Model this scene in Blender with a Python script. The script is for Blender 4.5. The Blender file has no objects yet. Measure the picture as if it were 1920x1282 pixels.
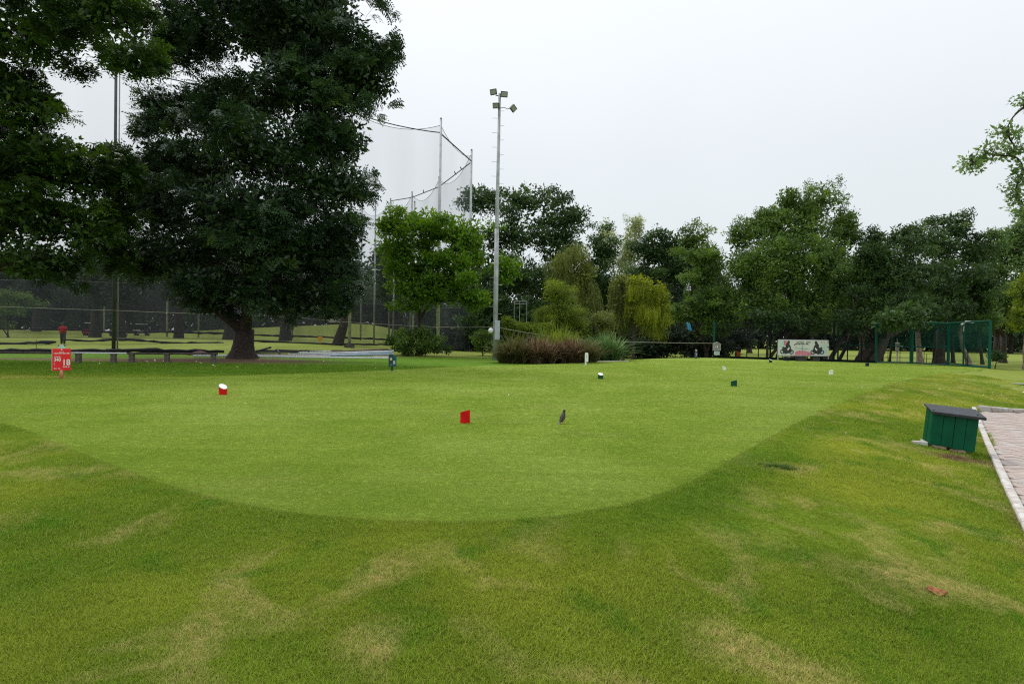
import bpy, math, random
import numpy as np
from mathutils import Vector, Matrix

random.seed(7)
rng = np.random.default_rng(7)
R = math.radians
sc = bpy.context.scene
COL = sc.collection

# ------------------------------------------------------------------ camera
F = 20.0 / 36.0 * 1920.0
PITCH = math.atan(9.0 / F)
ROLL = 0.0145
CAM = np.array([0.0, 0.0, 1.6])
fw = np.array([0, math.cos(PITCH), -math.sin(PITCH)])
up0 = np.array([0, math.sin(PITCH), math.cos(PITCH)])
r0 = np.array([1.0, 0, 0])
rt = math.cos(ROLL) * r0 + math.sin(ROLL) * up0
up = -math.sin(ROLL) * r0 + math.cos(ROLL) * up0
cd = bpy.data.cameras.new('camera')
cam = bpy.data.objects.new('camera', cd)
COL.objects.link(cam)
cd.lens = 20.0
cd.sensor_width = 36.0
cd.clip_start = 0.1
cd.clip_end = 6000
cam.matrix_world = Matrix(((rt[0], up[0], -fw[0], CAM[0]), (rt[1], up[1], -fw[1], CAM[1]), (rt[2], up[2], -fw[2], CAM[2]), (0, 0, 0, 1)))
sc.camera = cam

# ------------------------------------------------------------------ sky, sun, exposure
SUN_EL, SUN_AZ = R(56), R(-38)       # azimuth measured from +Y towards +X (negative: to the left, beyond the trees)
w = bpy.data.worlds.new('World')
sc.world = w
w.use_nodes = True
nt = w.node_tree
nt.nodes.clear()
o_ = nt.nodes.new('ShaderNodeOutputWorld')
bg = nt.nodes.new('ShaderNodeBackground')
sky = nt.nodes.new('ShaderNodeTexSky')
sky.sky_type = 'NISHITA'
sky.sun_disc = False
sky.sun_elevation = SUN_EL
sky.sun_rotation = SUN_AZ
sky.air_density = 1.0
sky.dust_density = 4.0
tc = nt.nodes.new('ShaderNodeTexCoord')
sx = nt.nodes.new('ShaderNodeSeparateXYZ')
rp = nt.nodes.new('ShaderNodeValToRGB')
nt.links.new(tc.outputs['Generated'], sx.inputs[0])
nt.links.new(sx.outputs['Z'], rp.inputs[0])
e = rp.color_ramp.elements
e[0].position = 0.0
e[0].color = (0.775, 0.84, 0.86, 1)
e[1].position = 1.0
e[1].color = (1.55, 1.62, 1.72, 1)
m = rp.color_ramp.elements.new(0.30); m.color = (0.85, 0.90, 0.935, 1)
m = rp.color_ramp.elements.new(0.55); m.color = (1.0, 1.04, 1.09, 1)
cn = nt.nodes.new('ShaderNodeTexNoise'); cn.inputs['Scale'].default_value = 1.6; cn.inputs['Detail'].default_value = 3
nt.links.new(tc.outputs['Generated'], cn.inputs['Vector'])
cm = nt.nodes.new('ShaderNodeMapRange'); cm.inputs[1].default_value = 0.3; cm.inputs[2].default_value = 0.7; cm.inputs[3].default_value = 0.96; cm.inputs[4].default_value = 1.03
nt.links.new(cn.outputs['Fac'], cm.inputs[0])
vm = nt.nodes.new('ShaderNodeVectorMath'); vm.operation = 'SCALE'
nt.links.new(rp.outputs[0], vm.inputs[0]); nt.links.new(cm.outputs[0], vm.inputs['Scale'])
vs = nt.nodes.new('ShaderNodeVectorMath'); vs.operation = 'SCALE'; vs.inputs['Scale'].default_value = 0.10
nt.links.new(sky.outputs[0], vs.inputs[0])
mx = nt.nodes.new('ShaderNodeMix'); mx.data_type = 'VECTOR'; mx.inputs[0].default_value = 0.95
nt.links.new(vs.outputs[0], mx.inputs[4]); nt.links.new(vm.outputs[0], mx.inputs[5])
nt.links.new(mx.outputs[1], bg.inputs['Color'])
bg.inputs['Strength'].default_value = 1.0
nt.links.new(bg.outputs[0], o_.inputs[0])

sl = bpy.data.lights.new('sun', 'SUN')
sl.energy = 1.5
sl.angle = R(14)
sl.color = (1.0, 0.96, 0.88)
so = bpy.data.objects.new('sun', sl)
COL.objects.link(so)
sd = Vector((math.sin(SUN_AZ) * math.cos(SUN_EL), math.cos(SUN_AZ) * math.cos(SUN_EL), math.sin(SUN_EL)))
so.rotation_euler = sd.to_track_quat('Z', 'Y').to_euler()
so.location = (-30, 30, 60)
vset = sc.view_settings
sc.display_settings.display_device = 'sRGB'
vset.view_transform = 'Standard'
vset.look = 'None'
vset.exposure = 0.0
vset.gamma = 1.0
vset.use_curve_mapping = False
cy = sc.cycles
cy.max_bounces = 5
cy.diffuse_bounces = 3
cy.glossy_bounces = 2
cy.transmission_bounces = 3
cy.transparent_max_bounces = 16
cy.use_denoising = False
cy.pixel_filter_type = 'BLACKMAN_HARRIS'
cy.filter_width = 1.2
cy.use_adaptive_sampling = False
cy.sample_clamp_indirect = 6

# ------------------------------------------------------------------ pixel <-> world helpers (photograph pixels, 1920 wide)
def Wp(px, py, d):
    return CAM + d * (fw + rt * (px - 960.0) / F + up * (641.0 - py) / F)

def smooth(a, b, x):
    t = np.clip((x - a) / (b - a), 0, 1)
    return t * t * (3 - 2 * t)

def hor(px):
    return 632.0 + ROLL * (px - 960.0)

tee_px = [(0, 794), (110, 833), (200, 868), (300, 905), (400, 933), (500, 954), (600, 967), (720, 976), (860, 979), (1000, 972), (1100, 959), (1210, 935), (1310, 896),
          (1400, 845), (1480, 800), (1560, 763), (1640, 732), (1720, 708), (1800, 697), (1842, 691), (1780, 686), (1660, 680), (1560, 677.5), (1450, 674), (1330, 671), (1220, 673),
          (1130, 679), (1000, 684), (880, 687), (740, 694), (600, 700), (400, 706), (200, 709), (0, 712), (-250, 715), (-300, 750)]
tp = []
for a, b in tee_px:
    d = 1.6 * F / (b - hor(a))
    p = Wp(a, b, d)
    tp.append((p[0], p[1]))
def catmull(pts, n=8):
    out = []
    L = len(pts)
    for i in range(L):
        p0, p1, p2, p3 = [np.array(pts[(i + k - 1) % L]) for k in range(4)]
        for j in range(n):
            t = j / n
            out.append(0.5 * (2 * p1 + (p2 - p0) * t + (2 * p0 - 5 * p1 + 4 * p2 - p3) * t * t + (3 * p1 - p0 - 3 * p2 + p3) * t ** 3))
    return np.array(out)
TEE = catmull(tp, 6)

def sdf(x, y):
    """signed distance to the tee's outline, negative inside"""
    x = np.asarray(x, float); y = np.asarray(y, float)
    shp = x.shape
    P = np.stack([x.ravel(), y.ravel()], 1)
    A = TEE; B = np.roll(TEE, -1, 0)
    best = np.full(len(P), 1e9); inside = np.zeros(len(P), bool)
    for a, b in zip(A, B):
        ab = b - a
        t = np.clip(((P - a) @ ab) / (ab @ ab + 1e-12), 0, 1)
        dd = P - a - t[:, None] * ab
        best = np.minimum(best, (dd ** 2).sum(1))
        c = ((a[1] > P[:, 1]) != (b[1] > P[:, 1]))
        with np.errstate(divide='ignore', invalid='ignore'):
            xi = (b[0] - a[0]) * (P[:, 1] - a[1]) / (b[1] - a[1] + 1e-15) + a[0]
        inside ^= c & (P[:, 0] < xi)
    dist = np.sqrt(best)
    return np.where(inside, -dist, dist).reshape(shp)

def vnoise(x, y, s, seed=0):
    """cheap smooth noise"""
    x = x * s; y = y * s
    r = np.zeros_like(x)
    q = np.random.default_rng(seed)
    for k in range(6):
        a = q.uniform(0, 2 * np.pi); f = q.uniform(0.6, 1.9); p = q.uniform(0, 6.28)
        r = r + np.sin((x * np.cos(a) + y * np.sin(a)) * f + p)
    return r / 6

def zg(x, y, d=None):
    x = np.asarray(x, float); y = np.asarray(y, float)
    if d is None:
        d = sdf(x, y)
    right = smooth(0.3, 5.0, x)
    D = 0.10 + 0.34 * right
    leftback = smooth(14, 22, y) * (1 - smooth(-2, 6, x))
    D = D * (1 - 0.9 * leftback)
    wd = 1.6 + 2.4 * right
    z = -D * smooth(0, 1, d / wd)
    z = z + 0.012 * vnoise(x, y, 0.9, 3) * smooth(0.3, 1.5, d) * (1 - smooth(40, 60, y))
    z = z + 0.80 * smooth(43.5, 53, y) * (1 - smooth(-24, -5, x))
    z = z + 0.8 * smooth(60, 90, y) * (1 - smooth(-75, -55, x))
    z = z + 2.2 * np.exp(-(((x + 40) / 14.0) ** 2 + ((y - 112) / 9.0) ** 2)) + 2.0 * np.exp(-(((x + 27) / 9.0) ** 2 + ((y - 108) / 8.0) ** 2))
    z = z + 0.9 * np.exp(-(((x + 55) / 10.0) ** 2 + ((y - 106) / 9.0) ** 2))
    return z

_A = TEE; _B = np.roll(TEE, -1, 0); _AB = _B - _A; _LL = (_AB ** 2).sum(1) + 1e-12
def sdf1(x, y):
    p = np.array([x, y])
    t = np.clip(((p - _A) * _AB).sum(1) / _LL, 0, 1)
    dd = p - _A - t[:, None] * _AB
    d = math.sqrt((dd ** 2).sum(1).min())
    c = (_A[:, 1] > y) != (_B[:, 1] > y)
    xi = _AB[c, 0] * (y - _A[c, 1]) / _AB[c, 1] + _A[c, 0]
    return -d if (x < xi).sum() % 2 else d
def z1(x, y):
    return float(zg(np.array([x]), np.array([y]), np.array([sdf1(x, y)]))[0])

def GP(px, d):
    """ground point in the column px at depth d"""
    py = hor(px)
    for _ in range(4):
        p = Wp(px, py, d)
        py += (p[2] - z1(p[0], p[1])) * F / d
    p = Wp(px, py, d)
    return Vector((p[0], p[1], z1(p[0], p[1])))

def GR(px, py):
    """ground point under the pixel"""
    z = 0.0
    for _ in range(8):
        d = (1.6 - z) * F / (py - hor(px))
        p = Wp(px, py, d)
        z = z1(p[0], p[1])
    return Vector((p[0], p[1], z))

# ------------------------------------------------------------------ object helpers
def tag(o, label=None, cat=None, group=None, kind=None):
    if label: o['label'] = label
    if cat: o['category'] = cat
    if group: o['group'] = group
    if kind: o['kind'] = kind
    return o

def empty(name, loc, rz=0.0, label=None, cat=None, group=None):
    o = bpy.data.objects.new(name, None)
    COL.objects.link(o)
    o.location = loc
    o.rotation_euler = (0, 0, rz)
    o.empty_display_size = 0.2
    return tag(o, label, cat, group)

class MB:
    def __init__(s):
        s.v = []; s.f = []
    def add(s, vs, fs):
        b = len(s.v)
        s.v += [tuple(v) for v in vs]
        s.f += [tuple(i + b for i in f) for f in fs]
        return s
    def box(s, c, size, M=None):
        c = Vector(c); hx, hy, hz = [k / 2 for k in size]
        vs = [Vector((a * hx, b * hy, d * hz)) for a in (-1, 1) for b in (-1, 1) for d in (-1, 1)]
        if M is not None: vs = [M @ v for v in vs]
        s.add([v + c for v in vs], [(0, 1, 3, 2), (4, 6, 7, 5), (0, 4, 5, 1), (2, 3, 7, 6), (0, 2, 6, 4), (1, 5, 7, 3)])
        return s
    def tube(s, pts, rad, n=8, caps=True):
        pts = [Vector(p) for p in pts]
        if not hasattr(rad, '__len__'): rad = [rad] * len(pts)
        vs = []; fs = []
        prev = None
        for i, p in enumerate(pts):
            t = (pts[min(i + 1, len(pts) - 1)] - pts[max(i - 1, 0)])
            if t.length < 1e-9: t = Vector((0, 0, 1))
            t.normalize()
            if prev is None:
                a = Vector((1, 0, 0)) if abs(t.x) < 0.9 else Vector((0, 1, 0))
                u = t.cross(a).normalized()
            else:
                u = prev - t * prev.dot(t)
                u = u.normalized() if u.length > 1e-6 else t.orthogonal().normalized()
            prev = u
            v = t.cross(u)
            for k in range(n):
                an = 2 * math.pi * k / n
                vs.append(p + (u * math.cos(an) + v * math.sin(an)) * rad[i])
        for i in range(len(pts) - 1):
            for k in range(n):
                k2 = (k + 1) % n
                fs.append((i * n + k, i * n + k2, (i + 1) * n + k2, (i + 1) * n + k))
        if caps:
            fs.append(tuple(range(n - 1, -1, -1)))
            fs.append(tuple((len(pts) - 1) * n + k for k in range(n)))
        s.add(vs, fs)
        return s
    def loft(s, rings, caps=True):
        """rings: list of (centre, rx, ry, Matrix or None) horizontal ellipses"""
        n = 14; vs = []; fs = []
        for c, rx, ry in rings:
            for k in range(n):
                a = 2 * math.pi * k / n
                vs.append(Vector(c) + Vector((rx * math.cos(a), ry * math.sin(a), 0)))
        for i in range(len(rings) - 1):
            for k in range(n):
                k2 = (k + 1) % n
                fs.append((i * n + k, i * n + k2, (i + 1) * n + k2, (i + 1) * n + k))
        if caps:
            fs.append(tuple(range(n - 1, -1, -1))); fs.append(tuple((len(rings) - 1) * n + k for k in range(n)))
        s.add(vs, fs); return s
    def poly(s, pts2, y0, y1):
        """flat outline in the xz plane given real thickness along y"""
        n = len(pts2)
        vs = [(a, y0, b) for a, b in pts2] + [(a, y1, b) for a, b in pts2]
        fs = [tuple(range(n)), tuple(range(2 * n - 1, n - 1, -1))]
        for i in range(n):
            j = (i + 1) % n
            fs.append((i, i + n, j + n, j))
        s.add(vs, fs); return s
    def build(s, name, mat, parent=None, bevel=0.0, smooth_=False, loc=None):
        me = bpy.data.meshes.new(name)
        me.from_pydata([tuple(v) for v in s.v], [], s.f)
        me.materials.append(mat)
        if smooth_:
            me.polygons.foreach_set('use_smooth', [True] * len(me.polygons))
        me.update()
        o = bpy.data.objects.new(name, me)
        COL.objects.link(o)
        if parent: o.parent = parent
        if loc is not None: o.location = loc
        if bevel:
            b = o.modifiers.new('bevel', 'BEVEL'); b.width = bevel; b.segments = 2; b.limit_method = 'ANGLE'
        return o

def kids(o, table):
    return table.get(o.name, [])

def copy_tree(o, loc=None, rz=None):
    tab = {}
    for x in COL.objects:
        if x.parent: tab.setdefault(x.parent.name, []).append(x)
    def rec(a, par):
        c = a.copy(); COL.objects.link(c); c.parent = par
        for k in tab.get(a.name, []): rec(k, c)
        return c
    c = rec(o, None)
    if loc is not None: c.location = loc
    if rz is not None: c.rotation_euler = (c.rotation_euler[0], c.rotation_euler[1], rz)
    return c

# ------------------------------------------------------------------ materials
def newmat(name):
    m = bpy.data.materials.new(name); m.use_nodes = True
    n = m.node_tree; b = n.nodes['Principled BSDF']
    return m, n, b

def mat(name, col, rough=0.6, metal=0.0, var=0.15, scale=8.0, bump=0.0, spec=0.5, col2=None, detail=5):
    m, n, b = newmat(name)
    b.inputs['Roughness'].default_value = rough
    b.inputs['Metallic'].default_value = metal
    b.inputs['Specular IOR Level'].default_value = spec
    t = n.nodes.new('ShaderNodeTexCoord')
    no = n.nodes.new('ShaderNodeTexNoise'); no.inputs['Scale'].default_value = scale; no.inputs['Detail'].default_value = detail
    n.links.new(t.outputs['Object'], no.inputs['Vector'])
    mr = n.nodes.new('ShaderNodeMapRange'); mr.inputs[1].default_value = 0.3; mr.inputs[2].default_value = 0.7
    n.links.new(no.outputs['Fac'], mr.inputs[0])
    c2 = col2 if col2 else tuple(max(0, c * (1 - 2 * var)) for c in col)
    mi = n.nodes.new('ShaderNodeMix'); mi.data_type = 'RGBA'
    mi.inputs[6].default_value = (*c2, 1); mi.inputs[7].default_value = (*(min(1, c * (1 + var)) for c in col), 1)
    n.links.new(mr.outputs[0], mi.inputs[0]); n.links.new(mi.outputs[2], b.inputs['Base Color'])
    if bump:
        bp = n.nodes.new('ShaderNodeBump'); bp.inputs['Strength'].default_value = bump; bp.inputs['Distance'].default_value = 0.02
        n.links.new(no.outputs['Fac'], bp.inputs['Height']); n.links.new(bp.outputs[0], b.inputs['Normal'])
    return m

def leafmat(name, ca, cb, cc=None, rough=0.5, trans=0.3, spec=0.3):
    """ca -> cb by the spray's own tint, a few sprays cc (yellowed or young leaves)"""
    m, n, b = newmat(name)
    at = n.nodes.new('ShaderNodeAttribute'); at.attribute_name = 'tint'
    r = n.nodes.new('ShaderNodeValToRGB')
    r.color_ramp.elements[0].position = 0.0; r.color_ramp.elements[0].color = (*ca, 1)
    r.color_ramp.elements[1].position = 0.86; r.color_ramp.elements[1].color = (*cb, 1)
    if cc:
        q = r.color_ramp.elements.new(1.0); q.color = (*cc, 1)
    n.links.new(at.outputs['Fac'], r.inputs[0])
    n.links.new(r.outputs[0], b.inputs['Base Color'])
    b.inputs['Roughness'].default_value = rough
    b.inputs['Specular IOR Level'].default_value = spec
    tr = n.nodes.new('ShaderNodeBsdfTranslucent')
    h = n.nodes.new('ShaderNodeHueSaturation'); h.inputs['Hue'].default_value = 0.485; h.inputs['Value'].default_value = 1.5; h.inputs['Saturation'].default_value = 1.1
    n.links.new(r.outputs[0], h.inputs['Color']); n.links.new(h.outputs[0], tr.inputs['Color'])
    ms = n.nodes.new('ShaderNodeMixShader'); ms.inputs[0].default_value = trans
    out = n.nodes['Material Output']
    n.links.new(b.outputs[0], ms.inputs[1]); n.links.new(tr.outputs[0], ms.inputs[2]); n.links.new(ms.outputs[0], out.inputs['Surface'])
    return m

def netmat(name, col, dens):
    m, n, b = newmat(name)
    n.nodes.remove(b)
    d = n.nodes.new('ShaderNodeBsdfDiffuse'); d.inputs['Color'].default_value = (*col, 1)
    t = n.nodes.new('ShaderNodeBsdfTransparent')
    ms = n.nodes.new('ShaderNodeMixShader')
    tc_ = n.nodes.new('ShaderNodeTexCoord')
    mp = n.nodes.new('ShaderNodeMapping'); mp.inputs['Scale'].default_value = (0.35, 0.35, 0.04)
    no = n.nodes.new('ShaderNodeTexNoise'); no.inputs['Scale'].default_value = 1.0; no.inputs['Detail'].default_value = 3
    n.links.new(tc_.outputs['Object'], mp.inputs[0]); n.links.new(mp.outputs[0], no.inputs['Vector'])
    mr = n.nodes.new('ShaderNodeMapRange'); mr.inputs[1].default_value = 0.3; mr.inputs[2].default_value = 0.7
    mr.inputs[3].default_value = dens * 0.65; mr.inputs[4].default_value = dens * 1.4
    n.links.new(no.outputs['Fac'], mr.inputs[0]); n.links.new(mr.outputs[0], ms.inputs[0])
    n.links.new(t.outputs[0], ms.inputs[1]); n.links.new(d.outputs[0], ms.inputs[2])
    n.links.new(ms.outputs[0], n.nodes['Material Output'].inputs['Surface'])
    return m

def noise_fac(n, vec, scale, lo, hi, detail=3, dist=0.0, rough=0.5):
    no = n.nodes.new('ShaderNodeTexNoise'); no.inputs['Scale'].default_value = scale; no.inputs['Detail'].default_value = detail
    no.inputs['Distortion'].default_value = dist; no.inputs['Roughness'].default_value = rough
    n.links.new(vec, no.inputs['Vector'])
    mr = n.nodes.new('ShaderNodeMapRange'); mr.inputs[1].default_value = lo; mr.inputs[2].default_value = hi
    n.links.new(no.outputs['Fac'], mr.inputs[0])
    return mr.outputs[0]

def mixc(n, fac, a, b, blend='MIX'):
    mi = n.nodes.new('ShaderNodeMix'); mi.data_type = 'RGBA'; mi.blend_type = blend
    for k, v in ((0, fac), (6, a), (7, b)):
        if hasattr(v, 'is_linked') or isinstance(v, bpy.types.NodeSocket): n.links.new(v, mi.inputs[k])
        else: mi.inputs[k].default_value = (*v, 1) if isinstance(v, tuple) else v
    return mi.outputs[2]

def mul(n, a, b):
    x = n.nodes.new('ShaderNodeMath'); x.operation = 'MULTIPLY'
    for k, v in ((0, a), (1, b)):
        if isinstance(v, bpy.types.NodeSocket): n.links.new(v, x.inputs[k])
        else: x.inputs[k].default_value = v
    return x.outputs[0]

def rough_colour(n, vec):
    c = mixc(n, noise_fac(n, vec, 0.9, 0.30, 0.70, 2), (0.132, 0.218, 0.015), (0.222, 0.305, 0.028))
    c = mixc(n, noise_fac(n, vec, 0.33, 0.42, 0.64, 3, 0.6), c, (0.30, 0.345, 0.036))
    f = mul(n, noise_fac(n, vec, 1.0, 0.515, 0.66, 4, 0.8), noise_fac(n, vec, 14.0, 0.2, 0.7, 4))
    c = mixc(n, mul(n, f, 0.85), c, (0.52, 0.44, 0.18))
    g = noise_fac(n, vec, 1.6, 0.56, 0.68, 3, 0.6)
    c = mixc(n, mul(n, g, 0.7), c, (0.095, 0.225, 0.012))
    return c

def tee_colour(n, vec):
    c = mixc(n, noise_fac(n, vec, 0.8, 0.3, 0.7, 1), (0.205, 0.298, 0.036), (0.262, 0.348, 0.055))
    c = mixc(n, noise_fac(n, vec, 0.22, 0.45, 0.7, 3), c, (0.30, 0.375, 0.080))
    mp = n.nodes.new('ShaderNodeMapping'); mp.inputs['Scale'].default_value = (0.35, 3.0, 1); mp.inputs['Rotation'].default_value = (0, 0, 0.12)
    n.links.new(vec, mp.inputs[0])
    f = mul(n, noise_fac(n, mp.outputs[0], 1.0, 0.45, 0.7, 1), 0.35)
    c = mixc(n, f, c, (0.185, 0.275, 0.03))
    f = mul(n, noise_fac(n, vec, 0.6, 0.55, 0.75, 2), 0.35)
    c = mixc(n, f, c, (0.27, 0.29, 0.09))
    return c

def turf_mat(name, fn, ground=True, blade=False, tee=False):
    m, n, b = newmat(name)
    g = n.nodes.new('ShaderNodeNewGeometry')
    vec = g.outputs['Position']
    c = fn(n, vec)
    if ground or (blade and not tee):
        AT = 'INSTANCER' if blade else 'GEOMETRY'
        a = n.nodes.new('ShaderNodeAttribute'); a.attribute_name = 'lush_shade'; a.attribute_type = AT
        c = mixc(n, mul(n, a.outputs['Fac'], 0.85), c, mixc(n, noise_fac(n, vec, 2.2, 0.3, 0.7, 5), (0.060, 0.160, 0.008), (0.110, 0.235, 0.012)))  # lush green, also the tree shade painted onto the back-left strip
        a = n.nodes.new('ShaderNodeAttribute'); a.attribute_name = 'fairway'; a.attribute_type = AT
        c = mixc(n, a.outputs['Fac'], c, mixc(n, noise_fac(n, vec, 0.25, 0.3, 0.7, 4), (0.19, 0.25, 0.036), (0.25, 0.285, 0.065)))
        a = n.nodes.new('ShaderNodeAttribute'); a.attribute_name = 'dirt'; a.attribute_type = AT
        f = n.nodes.new('ShaderNodeMath'); f.operation = 'MULTIPLY_ADD'; f.use_clamp = True
        n.links.new(a.outputs['Fac'], f.inputs[0]); f.inputs[1].default_value = 1.9
        s_ = n.nodes.new('ShaderNodeMath'); s_.operation = 'MULTIPLY_ADD'
        n.links.new(noise_fac(n, vec, 2.5, 0.3, 0.7, 5), s_.inputs[0]); s_.inputs[1].default_value = 0.9; s_.inputs[2].default_value = -1.0
        n.links.new(s_.outputs[0], f.inputs[2])
        c = mixc(n, f.outputs[0], c, mixc(n, noise_fac(n, vec, 12, 0.3, 0.7, 5), (0.10, 0.058, 0.035), (0.25, 0.17, 0.10)))
    fine = noise_fac(n, vec, 55.0 if not tee else 38.0, 0.25, 0.75, 3, 0, 0.6)
    lo = 0.62 if not tee else 0.84
    k = n.nodes.new('ShaderNodeMapRange'); k.inputs[3].default_value = lo; k.inputs[4].default_value = 1.18
    n.links.new(fine, k.inputs[0])
    sc_ = n.nodes.new('ShaderNodeVectorMath'); sc_.operation = 'SCALE'
    n.links.new(c, sc_.inputs[0]); n.links.new(k.outputs[0], sc_.inputs['Scale'])
    col = sc_.outputs[0]
    if blade:
        oi = n.nodes.new('ShaderNodeObjectInfo')
        at = n.nodes.new('ShaderNodeAttribute'); at.attribute_name = 'tint'
        k2 = n.nodes.new('ShaderNodeMapRange'); k2.inputs[3].default_value = 0.85 if not tee else 0.95; k2.inputs[4].default_value = 1.75 if not tee else 1.5
        n.links.new(at.outputs['Fac'], k2.inputs[0])
        s2 = n.nodes.new('ShaderNodeVectorMath'); s2.operation = 'SCALE'
        n.links.new(c, s2.inputs[0]); n.links.new(k2.outputs[0], s2.inputs['Scale'])
        # a few dry blades
        dry = n.nodes.new('ShaderNodeMath'); dry.operation = 'GREATER_THAN'; dry.inputs[1].default_value = 0.86 if not tee else 0.93
        n.links.new(at.outputs['Fac'], dry.inputs[0])
        col = mixc(n, mul(n, dry.outputs[0], 0.6), s2.outputs[0], (0.42, 0.36, 0.13))
    n.links.new(col, b.inputs['Base Color'])
    b.inputs['Roughness'].default_value = 0.85
    b.inputs['Specular IOR Level'].default_value = 0.08
    if not blade:
        bp = n.nodes.new('ShaderNodeBump'); bp.inputs['Strength'].default_value = 0.35; bp.inputs['Distance'].default_value = 0.015
        n.links.new(fine, bp.inputs['Height']); n.links.new(bp.outputs[0], b.inputs['Normal'])
    else:
        tr = n.nodes.new('ShaderNodeBsdfTranslucent'); n.links.new(col, tr.inputs['Color'])
        ms = n.nodes.new('ShaderNodeMixShader'); ms.inputs[0].default_value = 0.4
        n.links.new(b.outputs[0], ms.inputs[1]); n.links.new(tr.outputs[0], ms.inputs[2])
        n.links.new(ms.outputs[0], n.nodes['Material Output'].inputs['Surface'])
    return m

M = {}
M['rough'] = turf_mat('rough_turf', rough_colour)
M['tee'] = turf_mat('tee_turf', tee_colour, ground=False, tee=True)
M['rough_blade'] = turf_mat('rough_blade', rough_colour, ground=False, blade=True)
M['tee_blade'] = turf_mat('tee_blade', tee_colour, ground=False, blade=True, tee=True)
M['bark'] = mat('bark', (0.045, 0.030, 0.024), 0.9, var=0.35, scale=6, bump=0.8)
M['bark_dark'] = mat('bark_dark', (0.045, 0.034, 0.027), 0.9, var=0.35, scale=6, bump=0.8)
M['bark_pale'] = mat('bark_pale', (0.30, 0.235, 0.19), 0.9, var=0.3, scale=4, bump=0.6)
M['galv'] = mat('galvanised_steel', (0.42, 0.44, 0.45), 0.5, 0.4, var=0.12, scale=3)
M['pole_grey'] = mat('weathered_pole', (0.36, 0.38, 0.38), 0.6, 0.2, var=0.15, scale=2)
M['pole_dark'] = mat('dark_pole', (0.06, 0.062, 0.068), 0.7, 0.0, var=0.2, scale=2)
M['box_grey'] = mat('grey_paint', (0.42, 0.47, 0.49), 0.45, 0.0, var=0.06)
M['black'] = mat('black_metal', (0.03, 0.032, 0.035), 0.5, 0.0, var=0.2)
M['glass'] = mat('lamp_glass', (0.33, 0.37, 0.38), 0.2, 0.0, var=0.1, scale=30)
M['white'] = mat('white_paint', (0.80, 0.80, 0.78), 0.5, var=0.05)
M['white_worn'] = mat('worn_whitewash', (0.56, 0.55, 0.53), 0.8, var=0.10, scale=9, bump=0.3, col2=(0.40, 0.33, 0.28))
M['red'] = mat('red_paint', (0.66, 0.004, 0.006), 0.45, var=0.12, spec=0.2)
M['red_sign'] = mat('red_sign', (0.80, 0.030, 0.038), 0.5, var=0.04, spec=0.2)
M['brick_post'] = mat('terracotta_post', (0.60, 0.22, 0.12), 0.7, var=0.12)
M['green_marker'] = mat('green_marker', (0.006, 0.075, 0.035), 0.5, var=0.2, spec=0.2)
M['blue_marker'] = mat('navy_marker', (0.012, 0.020, 0.045), 0.5, var=0.2, spec=0.2)
M['teal'] = mat('teal_paint', (0.010, 0.11, 0.13), 0.5, var=0.1, spec=0.2)
M['teal_dark'] = mat('teal_dark', (0.006, 0.045, 0.045), 0.5, var=0.1)
M['green_paint'] = mat('green_bin_paint', (0.001, 0.085, 0.038), 0.5, spec=0.15, var=0.12, scale=5, bump=0.1)
M['lid'] = mat('slate_lid', (0.028, 0.033, 0.042), 0.55, var=0.25, scale=7, bump=0.2)
M['fence_green'] = mat('fence_green', (0.003, 0.075, 0.052), 0.5, var=0.1, spec=0.2)
M['fence_dark'] = mat('fence_dark', (0.004, 0.009, 0.009), 0.8, var=0.1, spec=0.1)
M['banner'] = mat('banner_sheet', (0.60, 0.61, 0.58), 0.6, var=0.05, scale=2)
M['pink'] = mat('pink_print', (0.66, 0.20, 0.28), 0.6, var=0.1)
M['mint'] = mat('mint_print', (0.47, 0.60, 0.55), 0.6, var=0.06)
M['ink'] = mat('ink', (0.03, 0.03, 0.035), 0.7, var=0.1)
M['grey_print'] = mat('grey_print', (0.30, 0.31, 0.32), 0.7, var=0.1)
M['beam'] = mat('worn_beam', (0.075, 0.058, 0.048), 0.85, var=0.3, scale=5, bump=0.3)
M['concrete'] = mat('stub_concrete', (0.12, 0.10, 0.085), 0.9, var=0.25, scale=7, bump=0.4)
M['pipe_white'] = mat('pvc_white', (0.66, 0.68, 0.70), 0.45, var=0.08, scale=1.5)
M['pipe_blue'] = mat('pvc_blue', (0.34, 0.42, 0.52), 0.45, var=0.1, scale=1.5)
M['pipe_brown'] = mat('pipe_brown', (0.22, 0.15, 0.12), 0.7, var=0.2, scale=2)
M['rope'] = mat('rope', (0.30, 0.28, 0.22), 0.8, var=0.1)
M['cable'] = mat('cable', (0.05, 0.055, 0.06), 0.7, var=0.1)
M['netroll'] = mat('bundled_net', (0.010, 0.010, 0.012), 0.95, var=0.3, scale=4)
M['skin'] = mat('skin', (0.16, 0.08, 0.05), 0.6, var=0.06)
M['hair'] = mat('hair', (0.012, 0.010, 0.010), 0.6, var=0.1)
M['cloth_red'] = mat('cloth_red', (0.36, 0.01, 0.02), 0.8, var=0.1)
M['cloth_dark'] = mat('cloth_dark', (0.03, 0.03, 0.04), 0.85, var=0.1)
M['cloth_orange'] = mat('cloth_orange', (0.55, 0.13, 0.03), 0.8, var=0.1)
M['cloth_white'] = mat('cloth_white', (0.6, 0.62, 0.62), 0.8, var=0.1)
M['tarp'] = mat('blue_tarp', (0.03, 0.28, 0.52), 0.5, var=0.15)
M['bird_brown'] = mat('bird_brown', (0.030, 0.015, 0.015), 0.6, var=0.25, scale=40)
M['bird_black'] = mat('bird_black', (0.012, 0.010, 0.010), 0.5, var=0.1)
M['bird_yellow'] = mat('bird_yellow', (0.65, 0.42, 0.03), 0.6, var=0.1)
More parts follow.
